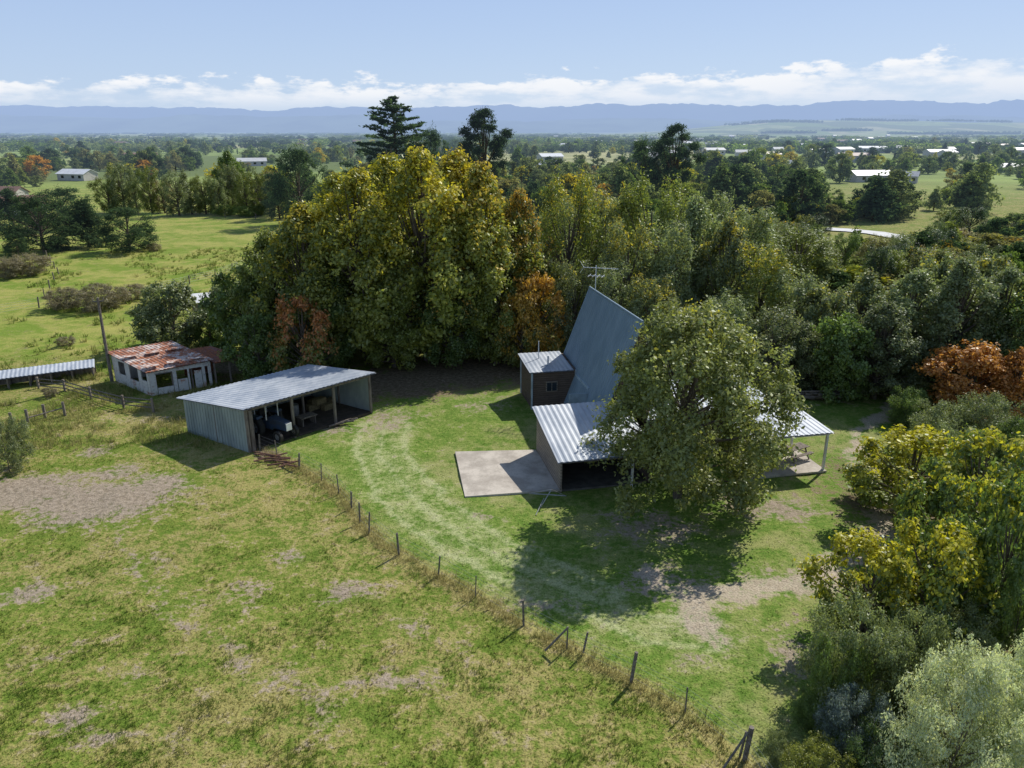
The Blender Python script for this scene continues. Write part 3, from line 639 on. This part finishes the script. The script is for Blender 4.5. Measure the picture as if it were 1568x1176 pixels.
for i in range(800):
    y = math.exp(random.uniform(math.log(700), math.log(6500))); x = random.uniform(-.78, .78) * y
    if y > 2600 and x > .1 * y: continue
    place('shelterbelt', random.choice(BELT), x, y, random.uniform(5, 10), random.uniform(15, 40) * (1 + y / 2500), random.choice([CON, GREEN, CON, GREYG]), 0, 0, mid, rot=random.choice([.2, .2, .35, 1.7]))
for (u0, u1, Y) in [(1120, 1250, 4300), (1290, 1400, 4500), (1430, 1480, 4500), (1500, 1540, 4500), (1270, 1330, 3700), (1180, 1240, 3500), (1370, 1560, 3400)]:
    for u in np.arange(u0, u1, 5.5):
        x = (u - 784) / FPX * Y * cp
        place('shelterbelt', random.choice(BELT), x, Y + random.uniform(-15, 15), random.uniform(9, 15), 45, CON, 0, 0, mid, rot=.05)

# ------------------------------------------------------------------ mountains
def mountains(name, Y0, seed, hfun, cols=700, depth=2600, c1=(.10, .12, .10), X1=13000):
    xs = np.linspace(-X1, X1, cols); rows = 16; V = []
    for r_ in np.linspace(0, 1, rows):
        X = xs; Y = np.full(cols, Y0 + depth * r_); pr = math.sin(math.pi * min(1, r_ * .95 + .02)) ** 1.1
        rid = 1 - np.abs(2 * vn(X, Y * 1.4, 1100, seed + 3, 5) - 1)
        h = hfun(X) * pr * (.62 + .45 * rid) - 5
        V.append(np.stack([X, Y, h], -1))
    V = np.concatenate(V); I = np.arange(cols * rows).reshape(rows, cols)
    Qm = np.stack([I[:-1, :-1], I[:-1, 1:], I[1:, 1:], I[1:, :-1]], -1).reshape(-1, 4)
    m, nt = newmat(name + '_mat'); p = N(nt, 'ShaderNodeNewGeometry').outputs['Position']
    c = MIX(nt, SM(nt, NOI(nt, p, .0012, 5), .35, .65), c1, tuple(x * .5 for x in c1))
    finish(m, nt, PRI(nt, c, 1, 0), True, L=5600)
    return build(name, V, Qm, [m], smooth=True)
mountains('mountain_range', 11500, 31, lambda X: 250 + 270 * vn(X, X * 0, 3000., 31, 5) + 95 * sstep(X, -1500, 7500))
mountains('foothills', 8200, 47, lambda X: 40 + 210 * vn(X, X * 0, 1800., 47, 5) + 30 * sstep(X, 0, 5000), c1=(.16, .2, .12), X1=10000)

# ------------------------------------------------------------------ A-frame house
house = empty('a_frame_house')
O = np.array((3.1, 57.6)); av = np.array((.2, -.98)); bv = np.array((.98, .2))
def Lc(s, r, z=None):
    p = O + bv * s + av * r
    return (p[0], p[1]) if z is None else (p[0], p[1], z)
RL = 11.4; RH = 8.35; HW = 3.05
corrugated('roof_left', Lc(0, 0, .15), Lc(0, RL, .15), Lc(HW, RL, RH), Lc(HW, 0, RH), BLUEROOF, house, .38, .03)
corrugated('roof_right', Lc(2 * HW, 0, .15), Lc(2 * HW, RL, .15), Lc(HW + .005, RL, RH), Lc(HW + .005, 0, RH), BLUEROOF, house, .38, .03)
a = Acc(); a.tube([Lc(HW, -.05, RH + .04), Lc(HW, RL + .05, RH + .04)], .09, 6); a.make('ridge_cap', [BLUEROOF], house)
a = Acc()
for r0 in (.35, RL - .45):
    a.hexa([Lc(.25, r0, 0), Lc(2 * HW - .25, r0, 0), Lc(2 * HW - .25, r0 + .12, 0), Lc(.25, r0 + .12, 0)], [Lc(HW - .03, r0, RH - .2), Lc(HW + .03, r0, RH - .2), Lc(HW + .03, r0 + .12, RH - .2), Lc(HW - .03, r0 + .12, RH - .2)])
a.make('gable_walls', [BROWNB], house)
a = Acc()
for (s0, s1) in ((-.0, HW), (2 * HW, HW)):
    a.tube([Lc(s0, RL + .03, .15), Lc(s1, RL + .03, RH)], .08, 4); a.tube([Lc(s0, -.03, .15), Lc(s1, -.03, RH)], .06, 4)
a.make('barge_boards', [BLUEROOF], house)
rot_b = math.atan2(bv[1], bv[0])
def window(par, s, r, z, w, h, fm=WHITE):
    c = Lc(s, r, z)
    f = Acc(); f.box(c, (w + .14, .10, h + .14), rot_b); f.make('window_frame', [fm], par)
    g = Acc(); g.box(c, (w, .13, h), rot_b); g.box(c, (.05, .16, h), rot_b, 1); g.make('window_pane', [GLASS, fm], par)
window(house, HW, RL - .28, 5.0, 1.2, 1.1, BROWNB); window(house, HW - 1.2, RL - .28, 1.6, 1.2, 1.3); window(house, HW + 1.2, RL - .28, 1.3, .95, 2.0)
window(house, HW, .35, 5.2, 1.4, 1.2)
def prism(par, nm, s0, s1, r0, r1, zt, wm, z0=0.0):
    a = Acc(); a.hexa([Lc(s0, r0, z0), Lc(s0, r1, z0), Lc(s1, r1, z0), Lc(s1, r0, z0)], [Lc(s0, r0, zt[0]), Lc(s0, r1, zt[3]), Lc(s1, r1, zt[2]), Lc(s1, r0, zt[1])]); return a.make(nm, [wm], par)
prism(house, 'side_room', -2.4, 1.0, 0, 3.8, (3.15, 3.15, 2.95, 2.95), BROWNB)
corrugated('side_room_roof', Lc(-2.65, 4.05, 3.0), Lc(.75, 4.05, 3.0), Lc(.75, -.2, 3.28), Lc(-2.65, -.2, 3.28), GALV, house, .34, .02)
window(house, -.9, 3.82, 1.75, .75, .65, GREYB)
a = Acc()
for s, r in ((-2.42, 3.82), (-2.42, -.02), (.95, 3.84)): a.box(Lc(s, r, 1.5), (.12, .12, 2.94), rot_b)
a.make('corner_boards', [simple('pale_blue_trim', (.45, .52, .56), rough=.5)], house)
a = Acc(); a.box(Lc(.92, 5.6, 1.35), (.12, 3.4, 2.7), rot_b); a.box(Lc(.2, 7.6, 1.2), (1.6, .1, 2.4), rot_b); a.make('pale_blue_wall', [simple('pale_blue_panel', (.42, .52, .58), rough=.5)], house)
a = Acc(); a.tube([Lc(-1.3, 1.2, 3.2), Lc(-1.3, 1.2, 4.6)], .04, 6); a.tube([Lc(-.9, 2.6, 3.1), Lc(-.9, 2.6, 3.8)], .08, 6); a.make('vent_pipes', [WHITE], house)
wall('carport_side_wall', Lc(-3.9, 11.6), Lc(-3.9, 17.6), 0, 2.95, 2.02, .1, GREYB, house)
wall('carport_back_wall', Lc(-3.78, 11.6), Lc(1.6, 11.6), 0, 2.93, 2.93, .1, BROWNB, house)
wall('carport_inner_wall', Lc(1.7, 17.4), Lc(1.7, 11.7), 0, 2.0, 2.9, .1, BROWNB, house)
corrugated('carport_roof', Lc(-4.15, 17.95, 2.08), Lc(1.9, 17.95, 2.16), Lc(1.9, 11.3, 3.1), Lc(-4.15, 11.3, 3.08), GALV, house, .34, .03)
a = Acc(); a.box(Lc(.45, 17.7, 1.03), (.12, .12, 2.06), rot_b); a.make('carport_posts', [WHITE], house)
a = Acc(); a.box(Lc(-1.1, 17.75, 1.99), (5.6, .08, .14), rot_b); a.make('carport_beam', [WOOD], house)
a = Acc(); a.box(Lc(-1.1, 14.6, .03), (5.2, 5.7, .12), rot_b); a.make('carport_slab', [DARKF], house)
prism(house, 'rear_wing', 3.2, 11.9, 8.2, 13.9, (2.7, 2.7, 2.7, 2.7), BROWNB)
corrugated('rear_wing_roof', Lc(2.6, 14.2, 2.72), Lc(12.1, 14.2, 2.72), Lc(12.1, 7.9, 3.1), Lc(6.0, 7.9, 3.1), GALV, house, .34, .03)
for s in (5.5, 9.6): window(house, s, 13.92, 1.5, 1.5, 1.1)
a = Acc(); a.box(Lc(7.6, 13.93, 1.05), (.9, .1, 2.05), rot_b); a.make('back_door', [WHITE], house)
corrugated('veranda_roof', Lc(7.6, 18.2, 2.62), Lc(13.1, 18.2, 2.62), Lc(13.1, 14.2, 2.80), Lc(7.6, 14.2, 2.80), GALV, house, .34, .03)
a = Acc()
for s, r in ((7.9, 18), (12.8, 18), (12.8, 14.4)): a.box(Lc(s, r, 1.3), (.13, .13, 2.6), rot_b)
a.box(Lc(10.35, 18.0, 2.5), (5.2, .07, .16), rot_b); a.make('veranda_posts', [WHITE], house)
a = Acc(); a.box(Lc(10.3, 16.1, .04), (5.3, 4.2, .12), rot_b); a.make('veranda_slab', [CONC], house)
ant = Acc(); base = np.array(Lc(HW, 1.4, RH)); up = np.array((0, 0, 1.0)); dirn = np.array((.95, -.3, 0))
ant.tube([base, base + up * 2.0], .035, 6)
ant.tube([base + up * 1.8 - dirn * 1.0, base + up * 1.8 + dirn * 1.7], .03, 4)
cr = np.array((.3, .95, .0))
for k in range(9): ant.tube([base + up * 1.8 + dirn * (-.9 + k * .3) - cr * .45 + up * .1, base + up * 1.8 + dirn * (-.9 + k * .3) + cr * .45 - up * .1], .016, 4)
ant.tube([base + up * 1.2 - dirn * .6, base + up * 1.2 + dirn * .7], .025, 4)
for k in range(4): ant.tube([base + up * 1.2 + dirn * (-.5 + k * .35) - cr * .6, base + up * 1.2 + dirn * (-.5 + k * .35) + cr * .6], .016, 4)
for s in (-1, 1): ant.tube([base + up * 1.8 - dirn * .95, base + up * (1.8 + s * .45) - dirn * 1.25], .016, 4)
ant.make('tv_antenna', [simple('aluminium', (.7, .71, .72), (.6, .6, .62), .4, 4)], house)

pc = [G(697, 694), G(820, 691), G(861, 752), G(712, 763)]
a = Acc(); a.hexa([(*p, -.1) for p in (pc[0], pc[3], pc[2], pc[1])], [(*p, .12) for p in (pc[0], pc[3], pc[2], pc[1])]); a.make('concrete_pad', [CONC])
cl = Acc(); x, y = G(828, 778)
cl.tube([(x, y, .05), (x + .6, y + .3, 1.0)], .03, 6); cl.tube([(x - .6, y + 1.4, .2), (x + 1.5, y + 1.0, .25)], .03, 6); cl.tube([(x + .6, y + .3, 1.0), (x - .6, y + 1.4, .2)], .02, 6); cl.tube([(x + .6, y + .3, 1.0), (x + 1.5, y + 1.0, .25)], .02, 6); cl.tube([(x - .3, y - .9, .05), (x + .2, y + .6, .3)], .025, 6)
cl.make('clothesline_frame', [GREYMETAL])
pn = Acc(); x, y = G(1215, 703); rt = .5
def loc(dx, dy): return (x + dx * math.cos(rt) - dy * math.sin(rt), y + dx * math.sin(rt) + dy * math.cos(rt))
for k in range(5): pn.box((*loc(0, -.32 + k * .16), .84), (1.8, .145, .04), rt)
for s in (-.72, -.58, .58, .72): pn.box((*loc(0, s), .55), (1.8, .12, .04), rt)
for e in (-.65, .65):
    pn.box((*loc(e, 0), .50), (.05, 1.6, .055), rt)
    for s in (-1, 1): pn.tube([(*loc(e, s * .65), .1), (*loc(e, s * .22), .82)], .05, 4)
pn.make('picnic_table', [WOOD])

# ------------------------------------------------------------------ machinery shed
shed = empty('machinery_shed')
FL = np.array((-17.2, 45.3)); FR = np.array((-10.45, 52.7)); BL = np.array((-22.7, 48.9)); BR = FR + BL - FL
fd = (FR - FL); fdn = fd / np.linalg.norm(fd); sd = (BL - FL); sdn = sd / np.linalg.norm(sd)
wall('left_wall', BL, FL, 0, 2.5, 3.0, .06, GREENWALL, shed); wall('back_wall', BR, BL, 0, 2.5, 2.5, .06, GREENWALL, shed); wall('right_wall', FR, BR, 0, 3.0, 2.5, .06, GREENWALL, shed)
a = Acc()
for k in range(1, 22):
    p = BL + (FL - BL) * k / 22; nn = np.array((sdn[1], -sdn[0])); nn = nn if np.dot(nn, -fdn) > 0 else -nn
    a.box((p[0] + nn[0] * .012, p[1] + nn[1] * .012, 1.2 + .25 * k / 22), (.035, .05, 2.4 + .5 * k / 22), math.atan2(sdn[1], sdn[0]))
a.make('wall_ribs', [GREENWALL], shed)
o = .3
e0 = FL - fdn * o - sdn * .35; e1 = FR + fdn * o - sdn * .35; r1 = BR + fdn * o + sdn * .3; r0 = BL - fdn * o + sdn * .3
corrugated('roof', (*e0, 3.16), (*e1, 3.16), (*r1, 2.56), (*r0, 2.56), GALV, shed, .34, .03)
rf = math.atan2(fd[1], fd[0]); a = Acc()
for t in (.0, .34, .68, 1.0):
    p = FL + fd * t * .985 + fdn * .06; a.box((*p, 1.5), (.16, .16, 3.0), rf)
    q = p + sd * .5; a.box((*q, 1.37), (.14, .14, 2.74), rf)
m_ = (FL + FR) / 2; a.box((m_[0], m_[1], 2.95), (np.linalg.norm(fd), .08, .22), rf); m2_ = m_ + sd * .5; a.box((m2_[0], m2_[1], 2.65), (np.linalg.norm(fd) - .2, .08, .2), rf)
p = FL + fdn * .35; a.tube([(*p, 0), (*p, 2.9)], .16, 6)
a.make('posts_and_beams', [WOOD], shed)
a = Acc(); a.hexa([(*(FL + fdn * .1), -.1), (*(FR - fdn * .1), -.1), (*(BR - fdn * .1), -.1), (*(BL + fdn * .1), -.1)], [(*(FL + fdn * .1), .13), (*(FR - fdn * .1), .13), (*(BR - fdn * .1), .13), (*(BL + fdn * .1), .13)])
a.make('earth_floor', [DIRTFL], shed)
trac = empty('tractor'); trac.location = (*(FL + fd * .27 + sdn * 1.9), .13)
outw = -sdn; trac.rotation_euler = (0, 0, math.atan2(outw[1], outw[0]))
def wheel(nm, x, y, r, w_, mats):
    a = Acc(); k = 20; prof = [(r * .55, -w_ / 2), (r * .92, -w_ / 2), (r, -w_ * .32), (r, w_ * .32), (r * .92, w_ / 2), (r * .55, w_ / 2)]
    V = []; Qw = []
    for i in range(k):
        th = 6.2832 * i / k; s = 1 + (.03 if i % 2 else 0)
        for (rr, yy) in prof: V.append((x + rr * s * math.cos(th), y + yy, r + rr * s * math.sin(th)))
    m = len(prof)
    for i in range(k):
        for j in range(m): Qw.append((i * m + j, ((i + 1) % k) * m + j, ((i + 1) % k) * m + (j + 1) % m, i * m + (j + 1) % m))
    a.add(V, Qw, 0); a.tube([(x, y - w_ * .2, r), (x, y + w_ * .2, r)], r * .56, 12, 1); a.tube([(x, y - w_ * .5, r), (x, y + w_ * .5, r)], r * .16, 8, 1)
    return a.make(nm, mats, trac)
for s in (-1, 1):
    wheel('rear_wheel', 0, s * .82, .75, .42, [DARK, GREYMETAL]); wheel('front_wheel', 2.0, s * .7, .42, .24, [DARK, GREYMETAL])
a = Acc(); a.hexa([(.7, -.3, .75), (2.35, -.26, .75), (2.35, .26, .75), (.7, .3, .75)], [(.7, -.32, 1.45), (2.3, -.24, 1.3), (2.3, .24, 1.3), (.7, .32, 1.45)]); a.box((.3, 0, .8), (1.2, .5, .5)); a.make('bonnet', [TRBLUE], trac)
a = Acc()
for s in (-1, 1):
    a.hexa([(-.6, s * .82 - .25, 1.35), (.5, s * .82 - .25, 1.45), (.5, s * .82 + .25, 1.45), (-.6, s * .82 + .25, 1.35)], [(-.55, s * .82 - .25, 1.5), (.45, s * .82 - .25, 1.6), (.45, s * .82 + .25, 1.6), (-.55, s * .82 + .25, 1.5)])
a.make('mudguards', [TRBLUE], trac)
a = Acc()
for s in (-.5, .5):
    for xx in (-.45, .75): a.tube([(xx, s, 1.3), (xx, s, 2.35)], .045, 6)
a.box((.15, 0, 2.4), (1.5, 1.25, .08)); a.box((2.36, 0, 1.0), (.05, .45, .5)); a.make('canopy_frame', [WHITE], trac)
a = Acc(); a.box((-.1, 0, 1.25), (.45, .45, .12)); a.box((-.32, 0, 1.5), (.1, .45, .45)); a.tube([(.65, 0, 1.45), (.45, 0, 1.75)], .03, 6); a.tube([(1.6, .1, 1.4), (1.6, .1, 2.0)], .035, 6); a.make('seat_and_exhaust', [DARK], trac)
a = Acc()
p0 = FL + fd * .78 + sdn * 3.6
for i, (dx, dy, dz) in enumerate([(0, 0, .36), (1.1, .1, .36), (.5, .05, .8), (-.2, 1.0, .36), (1.0, 1.1, .36)]):
    a.box((p0[0] + dx, p0[1] + dy, dz), (.95, .5, .44), rf + .1 * i)
a.make('hay_bale_stack', [HAYM])
a = Acc(); p0 = FL + fd * .55 + sdn * 1.4; a.box((*p0, .75), (1.3, .8, .08), rf)
for dx in (-.5, .5): a.box((p0[0] + dx * math.cos(rf), p0[1] + dx * math.sin(rf), .43), (.08, .7, .6), rf)
a.make('workbench', [WOOD])
a = Acc(); p0 = FL + fd * .62 + sdn * 3.5; a.tube([(*p0, .13), (*p0, .5), (*p0, .98)], [.29, .31, .29], 12); a.make('steel_drum', [GREYMETAL])
a = Acc()
for i in range(9):
    x, y = G(405 + i * 5, 699 + i * 2.2); th = random.uniform(-.6, .9); L = random.uniform(.5, 1.2)
    a.tube([(x - L * math.cos(th), y - L * math.sin(th), .12), (x + L * math.cos(th), y + L * math.sin(th), .16 + random.random() * .15)], .05, 6)
a.make('timber_offcuts', [simple('red_brown_timber', (.20, .10, .07))])
a = Acc()
for i in range(6):
    x, y = G(515 + i * 4, 655 - i * 1.5); th = random.uniform(-.6, .9); a.tube([(x - .5, y, .12), (x + .6 * math.cos(th), y + .6 * math.sin(th), .3)], .07, 6)
a.make('firewood_heap', [WOOD])

# ------------------------------------------------------------------ derelict rusty shed
old = empty('rusty_corrugated_shed')
a0 = G(178, 584); a1 = G(233, 606); a2 = G(326, 590); a3 = a2 + a0 - a1
wall('back_wall', a3, a0, 0, 2.6, 2.5, .08, PEEL, old)
n1_ = (a2 - a1) / np.linalg.norm(a2 - a1); n2_ = (a1 - a0) / np.linalg.norm(a1 - a0)
re = math.atan2(n2_[1], n2_[0]); rf2 = math.atan2(n1_[1], n1_[0])
def panels(nm, P, Qp, rot, items, zf, mat_):
    a = Acc(); L = np.linalg.norm(Qp - P)
    for (t0, t1, z0, z1) in items:
        c = P + (Qp - P) * (t0 + t1) / 2; zt = min(z1, zf((t0 + t1) / 2))
        a.box((*c, (z0 + zt) / 2), ((t1 - t0) * L, .07 + .01 * random.random(), zt - z0), rot + random.uniform(-.02, .02))
    return a.make(nm, [mat_], old)
panels('end_wall_panels', a0, a1, re, [(0, .16, 0, 3), (.17, .34, 0, .9), (.35, .47, 0, 3), (.48, .70, 0, .8), (.71, .79, 0, 3), (.80, .93, 0, 1.1), (.94, 1, 0, 3), (.17, .95, 2.0, 3)], lambda t: 2.45 - .5 * t, PEEL)
panels('front_wall_panels', a1, a2, rf2, [(0, .10, 0, 3), (.11, .36, 0, .55), (.37, .43, 0, 3), (.44, .60, 0, 1.0), (.61, .64, 0, 3), (.72, .84, 0, 1.5), (.85, .90, 0, 3), (.95, 1, 0, 3), (.1, .97, 1.75, 3)], lambda t: 1.95 + .2 * t, PEEL)
q0 = a1 - n1_ * .3 + n2_ * .3; q1 = a2 + n1_ * .2 + n2_ * .3; q2 = a3 + n1_ * .2 - n2_ * .2; q3 = a0 - n1_ * .3 - n2_ * .2
h0_ = (q0 + q3) / 2; h1_ = (q1 + q2) / 2
corrugated('roof', (*q0, 2.02), (*q1, 2.25), (*q2, 2.78), (*q3, 2.58), RUSTROOF, old, .3, .035)
a = Acc()
for (ca, cb, z_) in ((q0, q1, 2.28), (h0_, h1_, 2.50)):
    for f in (.15, .48, .8):
        c = ca + (cb - ca) * f + n2_ * -.7; a.box((*c, z_ + .10 + f * .12), (1.1, .75, .02), rf2 + random.uniform(-.15, .15))
a.make('loose_roof_sheets', [RUSTROOF], old)
a = Acc()
for t in (0, .36, .68, 1): p = a1 + (a2 - a1) * t - np.array((n1_[1], -n1_[0])) * .1; a.box((*p, 1.0), (.12, .1, 2.0), rf2)
a.make('wall_studs', [WOOD], old)
b1 = a2 + n1_ * 3.0; b3 = a3 + n1_ * 2.4 + n2_ * 1.6; a3b = a3 + n2_ * 1.6
corrugated('leanto_roof', (*(a2 + n1_ * .25 + n2_ * .3), 1.95), (*(b1 + n2_ * .3), 1.95), (*b3, 2.25), (*(a3b + n1_ * .25), 2.25), REDROOF, old, .3, .04)
wall('leanto_back', b3, a3b, 0, 2.1, 2.1, .08, REDROOF, old)
a = Acc()
for t in (.1, .5, .97): p = a2 + (b1 - a2) * t; a.box((*p, .95), (.14, .14, 1.9), rf2)
a.make('leanto_posts', [WOOD], old)
low = empty('low_stock_shelter')
c0 = G(-60, 606); c1 = G(148, 580); n_ = (c1 - c0) / np.linalg.norm(c1 - c0); pn_ = np.array((-n_[1], n_[0]))
corrugated('roof', (*c0, .95), (*c1, 1.05), (*(c1 + pn_ * 1.7), 1.3), (*(c0 + pn_ * 1.7), 1.2), GALV, low, .3, .03)
a = Acc()
for t in np.linspace(.02, .98, 7):
    p = c0 + (c1 - c0) * t + pn_ * .15; a.box((*p, .48), (.12, .12, .95)); p = p + pn_ * 1.3; a.box((*p, .55), (.12, .12, 1.1))
a.make('posts', [WOOD], low); wall('back_boards', c1 + pn_ * 1.6, c0 + pn_ * 1.6, .05, 1.1, 1.0, .05, WOOD, low)
yr = Acc()
R0 = [G(60, 596), G(100, 600), G(140, 612), G(190, 625), G(235, 630)]
for p in R0: yr.box((*p, .5), (.14, .14, 1.1))
for p, q in zip(R0[:-1], R0[1:]):
    for zz in (.3, .6, .9): yr.tube([(*p, zz), (*q, zz)], .05, 4)
for (u, v) in [(44, 650), (100, 638), (70, 642), (20, 655)]:
    p = G(u, v); yr.box((*p, .55), (.16, .16, 1.2), .3)
p = G(100, 638); q = G(44, 650); yr.tube([(*p, .7), (*q, .5)], .05, 4)
yr.make('yard_rail_fence', [WOOD])
up_ = Acc(); p = G(172, 585); up_.tube([(*p, -.2), (p[0] - .02, p[1], 4), (p[0] + .02, p[1], 7.2)], [.15, .12, .10], 8); up_.box((p[0] + .02, p[1], 6.9), (.8, .08, .1), .5)
for s in (-.35, .35): up_.tube([(p[0] + .02 + s, p[1] + s * .5, 6.95), (p[0] + .02 + s, p[1] + s * .5, 7.15)], .04, 6)
up_.make('utility_pole', [STEELPOST])
hut = Acc(); x, y = G(325, 492); hut.box((x, y, 1.2), (3.4, 2.6, 2.4), .3); hut.hexa([(x - 1.9, y - 1.8, 2.3), (x + 2.0, y - .9, 2.4), (x + 1.5, y + 2, 2.9), (x - 2.3, y + 1.0, 2.8)], [(x - 1.9, y - 1.8, 2.4), (x + 2.0, y - .9, 2.5), (x + 1.5, y + 2, 3.0), (x - 2.3, y + 1.0, 2.9)], 1)
hut.make('garden_hut', [GREYB, WHITE])

# ------------------------------------------------------------------ fences
def fence(nm, posts, h=1.15, r=.05, wires=True, wr=.006, lean=.12):
    f = empty(nm); a = Acc()
    tops = []
    for i, p in enumerate(posts):
        z0 = float(gz(p[0], p[1])); lx, ly = random.uniform(-lean, lean), random.uniform(-lean, lean); hh = h * random.uniform(.85, 1.12)
        rr = r * random.uniform(.7, 1.4)
        a.tube([(p[0], p[1], z0 - .1), (p[0] + lx, p[1] + ly, z0 + hh)], [rr * 1.05, rr], 6); tops.append((p, lx, ly, z0))
    a.make('posts', [STEELPOST], f)
    if wires:
        w_ = Acc()
        for k in (.25, .5, .75, .95):
            for (p, lx, ly, z0), (q, mx, my, z1) in zip(tops[:-1], tops[1:]):
                w_.tube([(p[0] + lx * k, p[1] + ly * k, z0 + h * k), (q[0] + mx * k, q[1] + my * k, z1 + h * k)], wr, 3, cap=False)
        w_.make('wires', [GREYMETAL], f)
    return f
fence('post_and_wire_fence', FENCE, 1.15, .04, wr=.004)
br = Acc(); p = G(893, 1000); q = G(868, 992); br.tube([(*p, 0), (p[0] + .15, p[1], 1.0)], .045, 6); br.tube([(q[0] - .9, q[1] - .3, .1), (q[0], q[1], .95)], .045, 6); p = G(966, 1047); br.tube([(*p, 0), (p[0] + .15, p[1] + .05, 1.4)], .07, 8); p = G(1140, 1165); br.tube([(*p, 0), (p[0] + .1, p[1], 1.4)], .09, 8)
br.tube([(p[0] - .9, p[1] - .5, .1), (p[0], p[1], 1.2)], .045, 6); br.make('strainer_posts', [STEELPOST])
def linepts(L, step):
    out = []
    for p, q in zip(L[:-1], L[1:]):
        k = max(1, int(np.linalg.norm(q - p) / step))
        for i in range(k): out.append(p + (q - p) * i / k)
    return out
fence('paddock_fence', linepts(GP([(-40, 490), (60, 472), (200, 458), (330, 425), (400, 400)]), 4), 1.2, .07, True, .01)
fence('paddock_fence', linepts(GP([(170, 329), (300, 332), (440, 338)]), 7), 1.3, .09, False)
fence('paddock_fence', linepts(GP([(40, 350), (90, 420), (60, 472)]), 6), 1.2, .07, False)
lp = Acc()
x, y = G(1255, 612)
for i in range(26):
    th = random.uniform(-.4, .5); L = random.uniform(.8, 2.0); px, py = x + random.uniform(-1.8, 1.8), y + random.uniform(-.8, .8); zz = random.uniform(.15, .85)
    lp.tube([(px - L / 2 * math.cos(th), py - L / 2 * math.sin(th), zz), (px + L / 2 * math.cos(th), py + L / 2 * math.sin(th), zz + random.uniform(-.15, .2))], random.uniform(.07, .14), 6)
lp.make('log_pile', [WOOD])

# ------------------------------------------------------------------ distant houses
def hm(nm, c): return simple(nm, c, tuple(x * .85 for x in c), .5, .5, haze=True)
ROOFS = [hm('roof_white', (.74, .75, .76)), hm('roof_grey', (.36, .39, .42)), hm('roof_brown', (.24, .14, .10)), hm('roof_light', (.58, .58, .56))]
WALLF = hm('distant_wall', (.5, .47, .42))
def dhouse(x, y, w_, d_, rot, roof, h=2.8, rh=1.8):
    z0 = float(gz(x, y)); a = Acc(); cr_, sr_ = math.cos(rot), math.sin(rot)
    L = lambda X, Y, Z: (x + X * cr_ - Y * sr_, y + X * sr_ + Y * cr_, z0 + Z)
    a.box((x, y, z0 + h / 2), (w_, d_, h), rot, 0); o = .5; W = w_ / 2 + o; D = d_ / 2 + o
    for s in (-1, 1):
        a.hexa([L(-W, s * D, h - .2), L(W, s * D, h - .2), L(W, 0, h + rh - .12), L(-W, 0, h + rh - .12)], [L(-W, s * D, h - .08), L(W, s * D, h - .08), L(W, 0, h + rh), L(-W, 0, h + rh)], 1)
    for s in (-1, 1): a.hexa([L(s * w_ / 2 - .05, -d_ / 2, h - .05), L(s * w_ / 2 + .05, -d_ / 2, h - .05), L(s * w_ / 2 + .05, d_ / 2, h - .05), L(s * w_ / 2 - .05, d_ / 2, h - .05)], [L(s * w_ / 2 - .05, -.05, h + rh - .1), L(s * w_ / 2 + .05, -.05, h + rh - .1), L(s * w_ / 2 + .05, .05, h + rh - .1), L(s * w_ / 2 - .05, .05, h + rh - .1)], 0)
    for k in (-.3, .1, .35): a.box(L(k * w_, -d_ / 2 - .01, h * .55), (1.4, .08, 1.1), rot, 2)
    a.make('distant_house', [WALLF, roof, GLASS])
HS = [(120, 276, 14, 0), (800, 402, 12, 3), (872, 412, 11, 2), (1330, 278, 16, 0), (1385, 280, 9, 1), (1335, 234, 24, 0), (842, 250, 15, 0), (838, 260, 12, 0), (1290, 236, 18, 3), (1140, 242, 14, 3), (1180, 246, 12, 2), (1000, 234, 15, 0), (1090, 252, 11, 1), (1450, 242, 14, 3), (1500, 226, 20, 3), (1240, 228, 20, 0), (870, 228, 20, 0), (30, 328, 12, 2), (5, 310, 12, 2), (1050, 224, 20, 0), (1550, 264, 12, 1), (1010, 250, 11, 3), (1205, 258, 11, 1)]
for i in range(46): HS.append((random.uniform(700, 1600) if i % 6 else random.uniform(0, 560), 209 + 45 * random.random() ** 1.4, random.uniform(11, 20), random.choice([0, 1, 3, 3, 2])))
for u, v, w_, k in HS:
    x, y = G(u, v); dhouse(x, y, w_, w_ * .55, random.uniform(-.6, .6), ROOFS[k], 2.8 + (y > 500) * 1.6)
ln = [G(*p) for p in [(1265, 352), (1300, 354), (1340, 358), (1385, 366), (1410, 374), (1385, 383)]]
V = []; Qn = []
for i, p in enumerate(ln):
    d = ln[min(i + 1, len(ln) - 1)] - ln[max(i - 1, 0)]; d /= np.linalg.norm(d); nn = np.array((-d[1], d[0])) * 2.6
    V += [(*(p + nn), .25), (*(p - nn), .25)]
for i in range(len(ln) - 1): Qn.append((2 * i, 2 * i + 1, 2 * i + 3, 2 * i + 2))
build('concrete_lane', V, Qn, [simple('pale_lane', (.62, .62, .62), (.5, .5, .5), .8, .5)])
print('objects', len(bpy.data.objects))
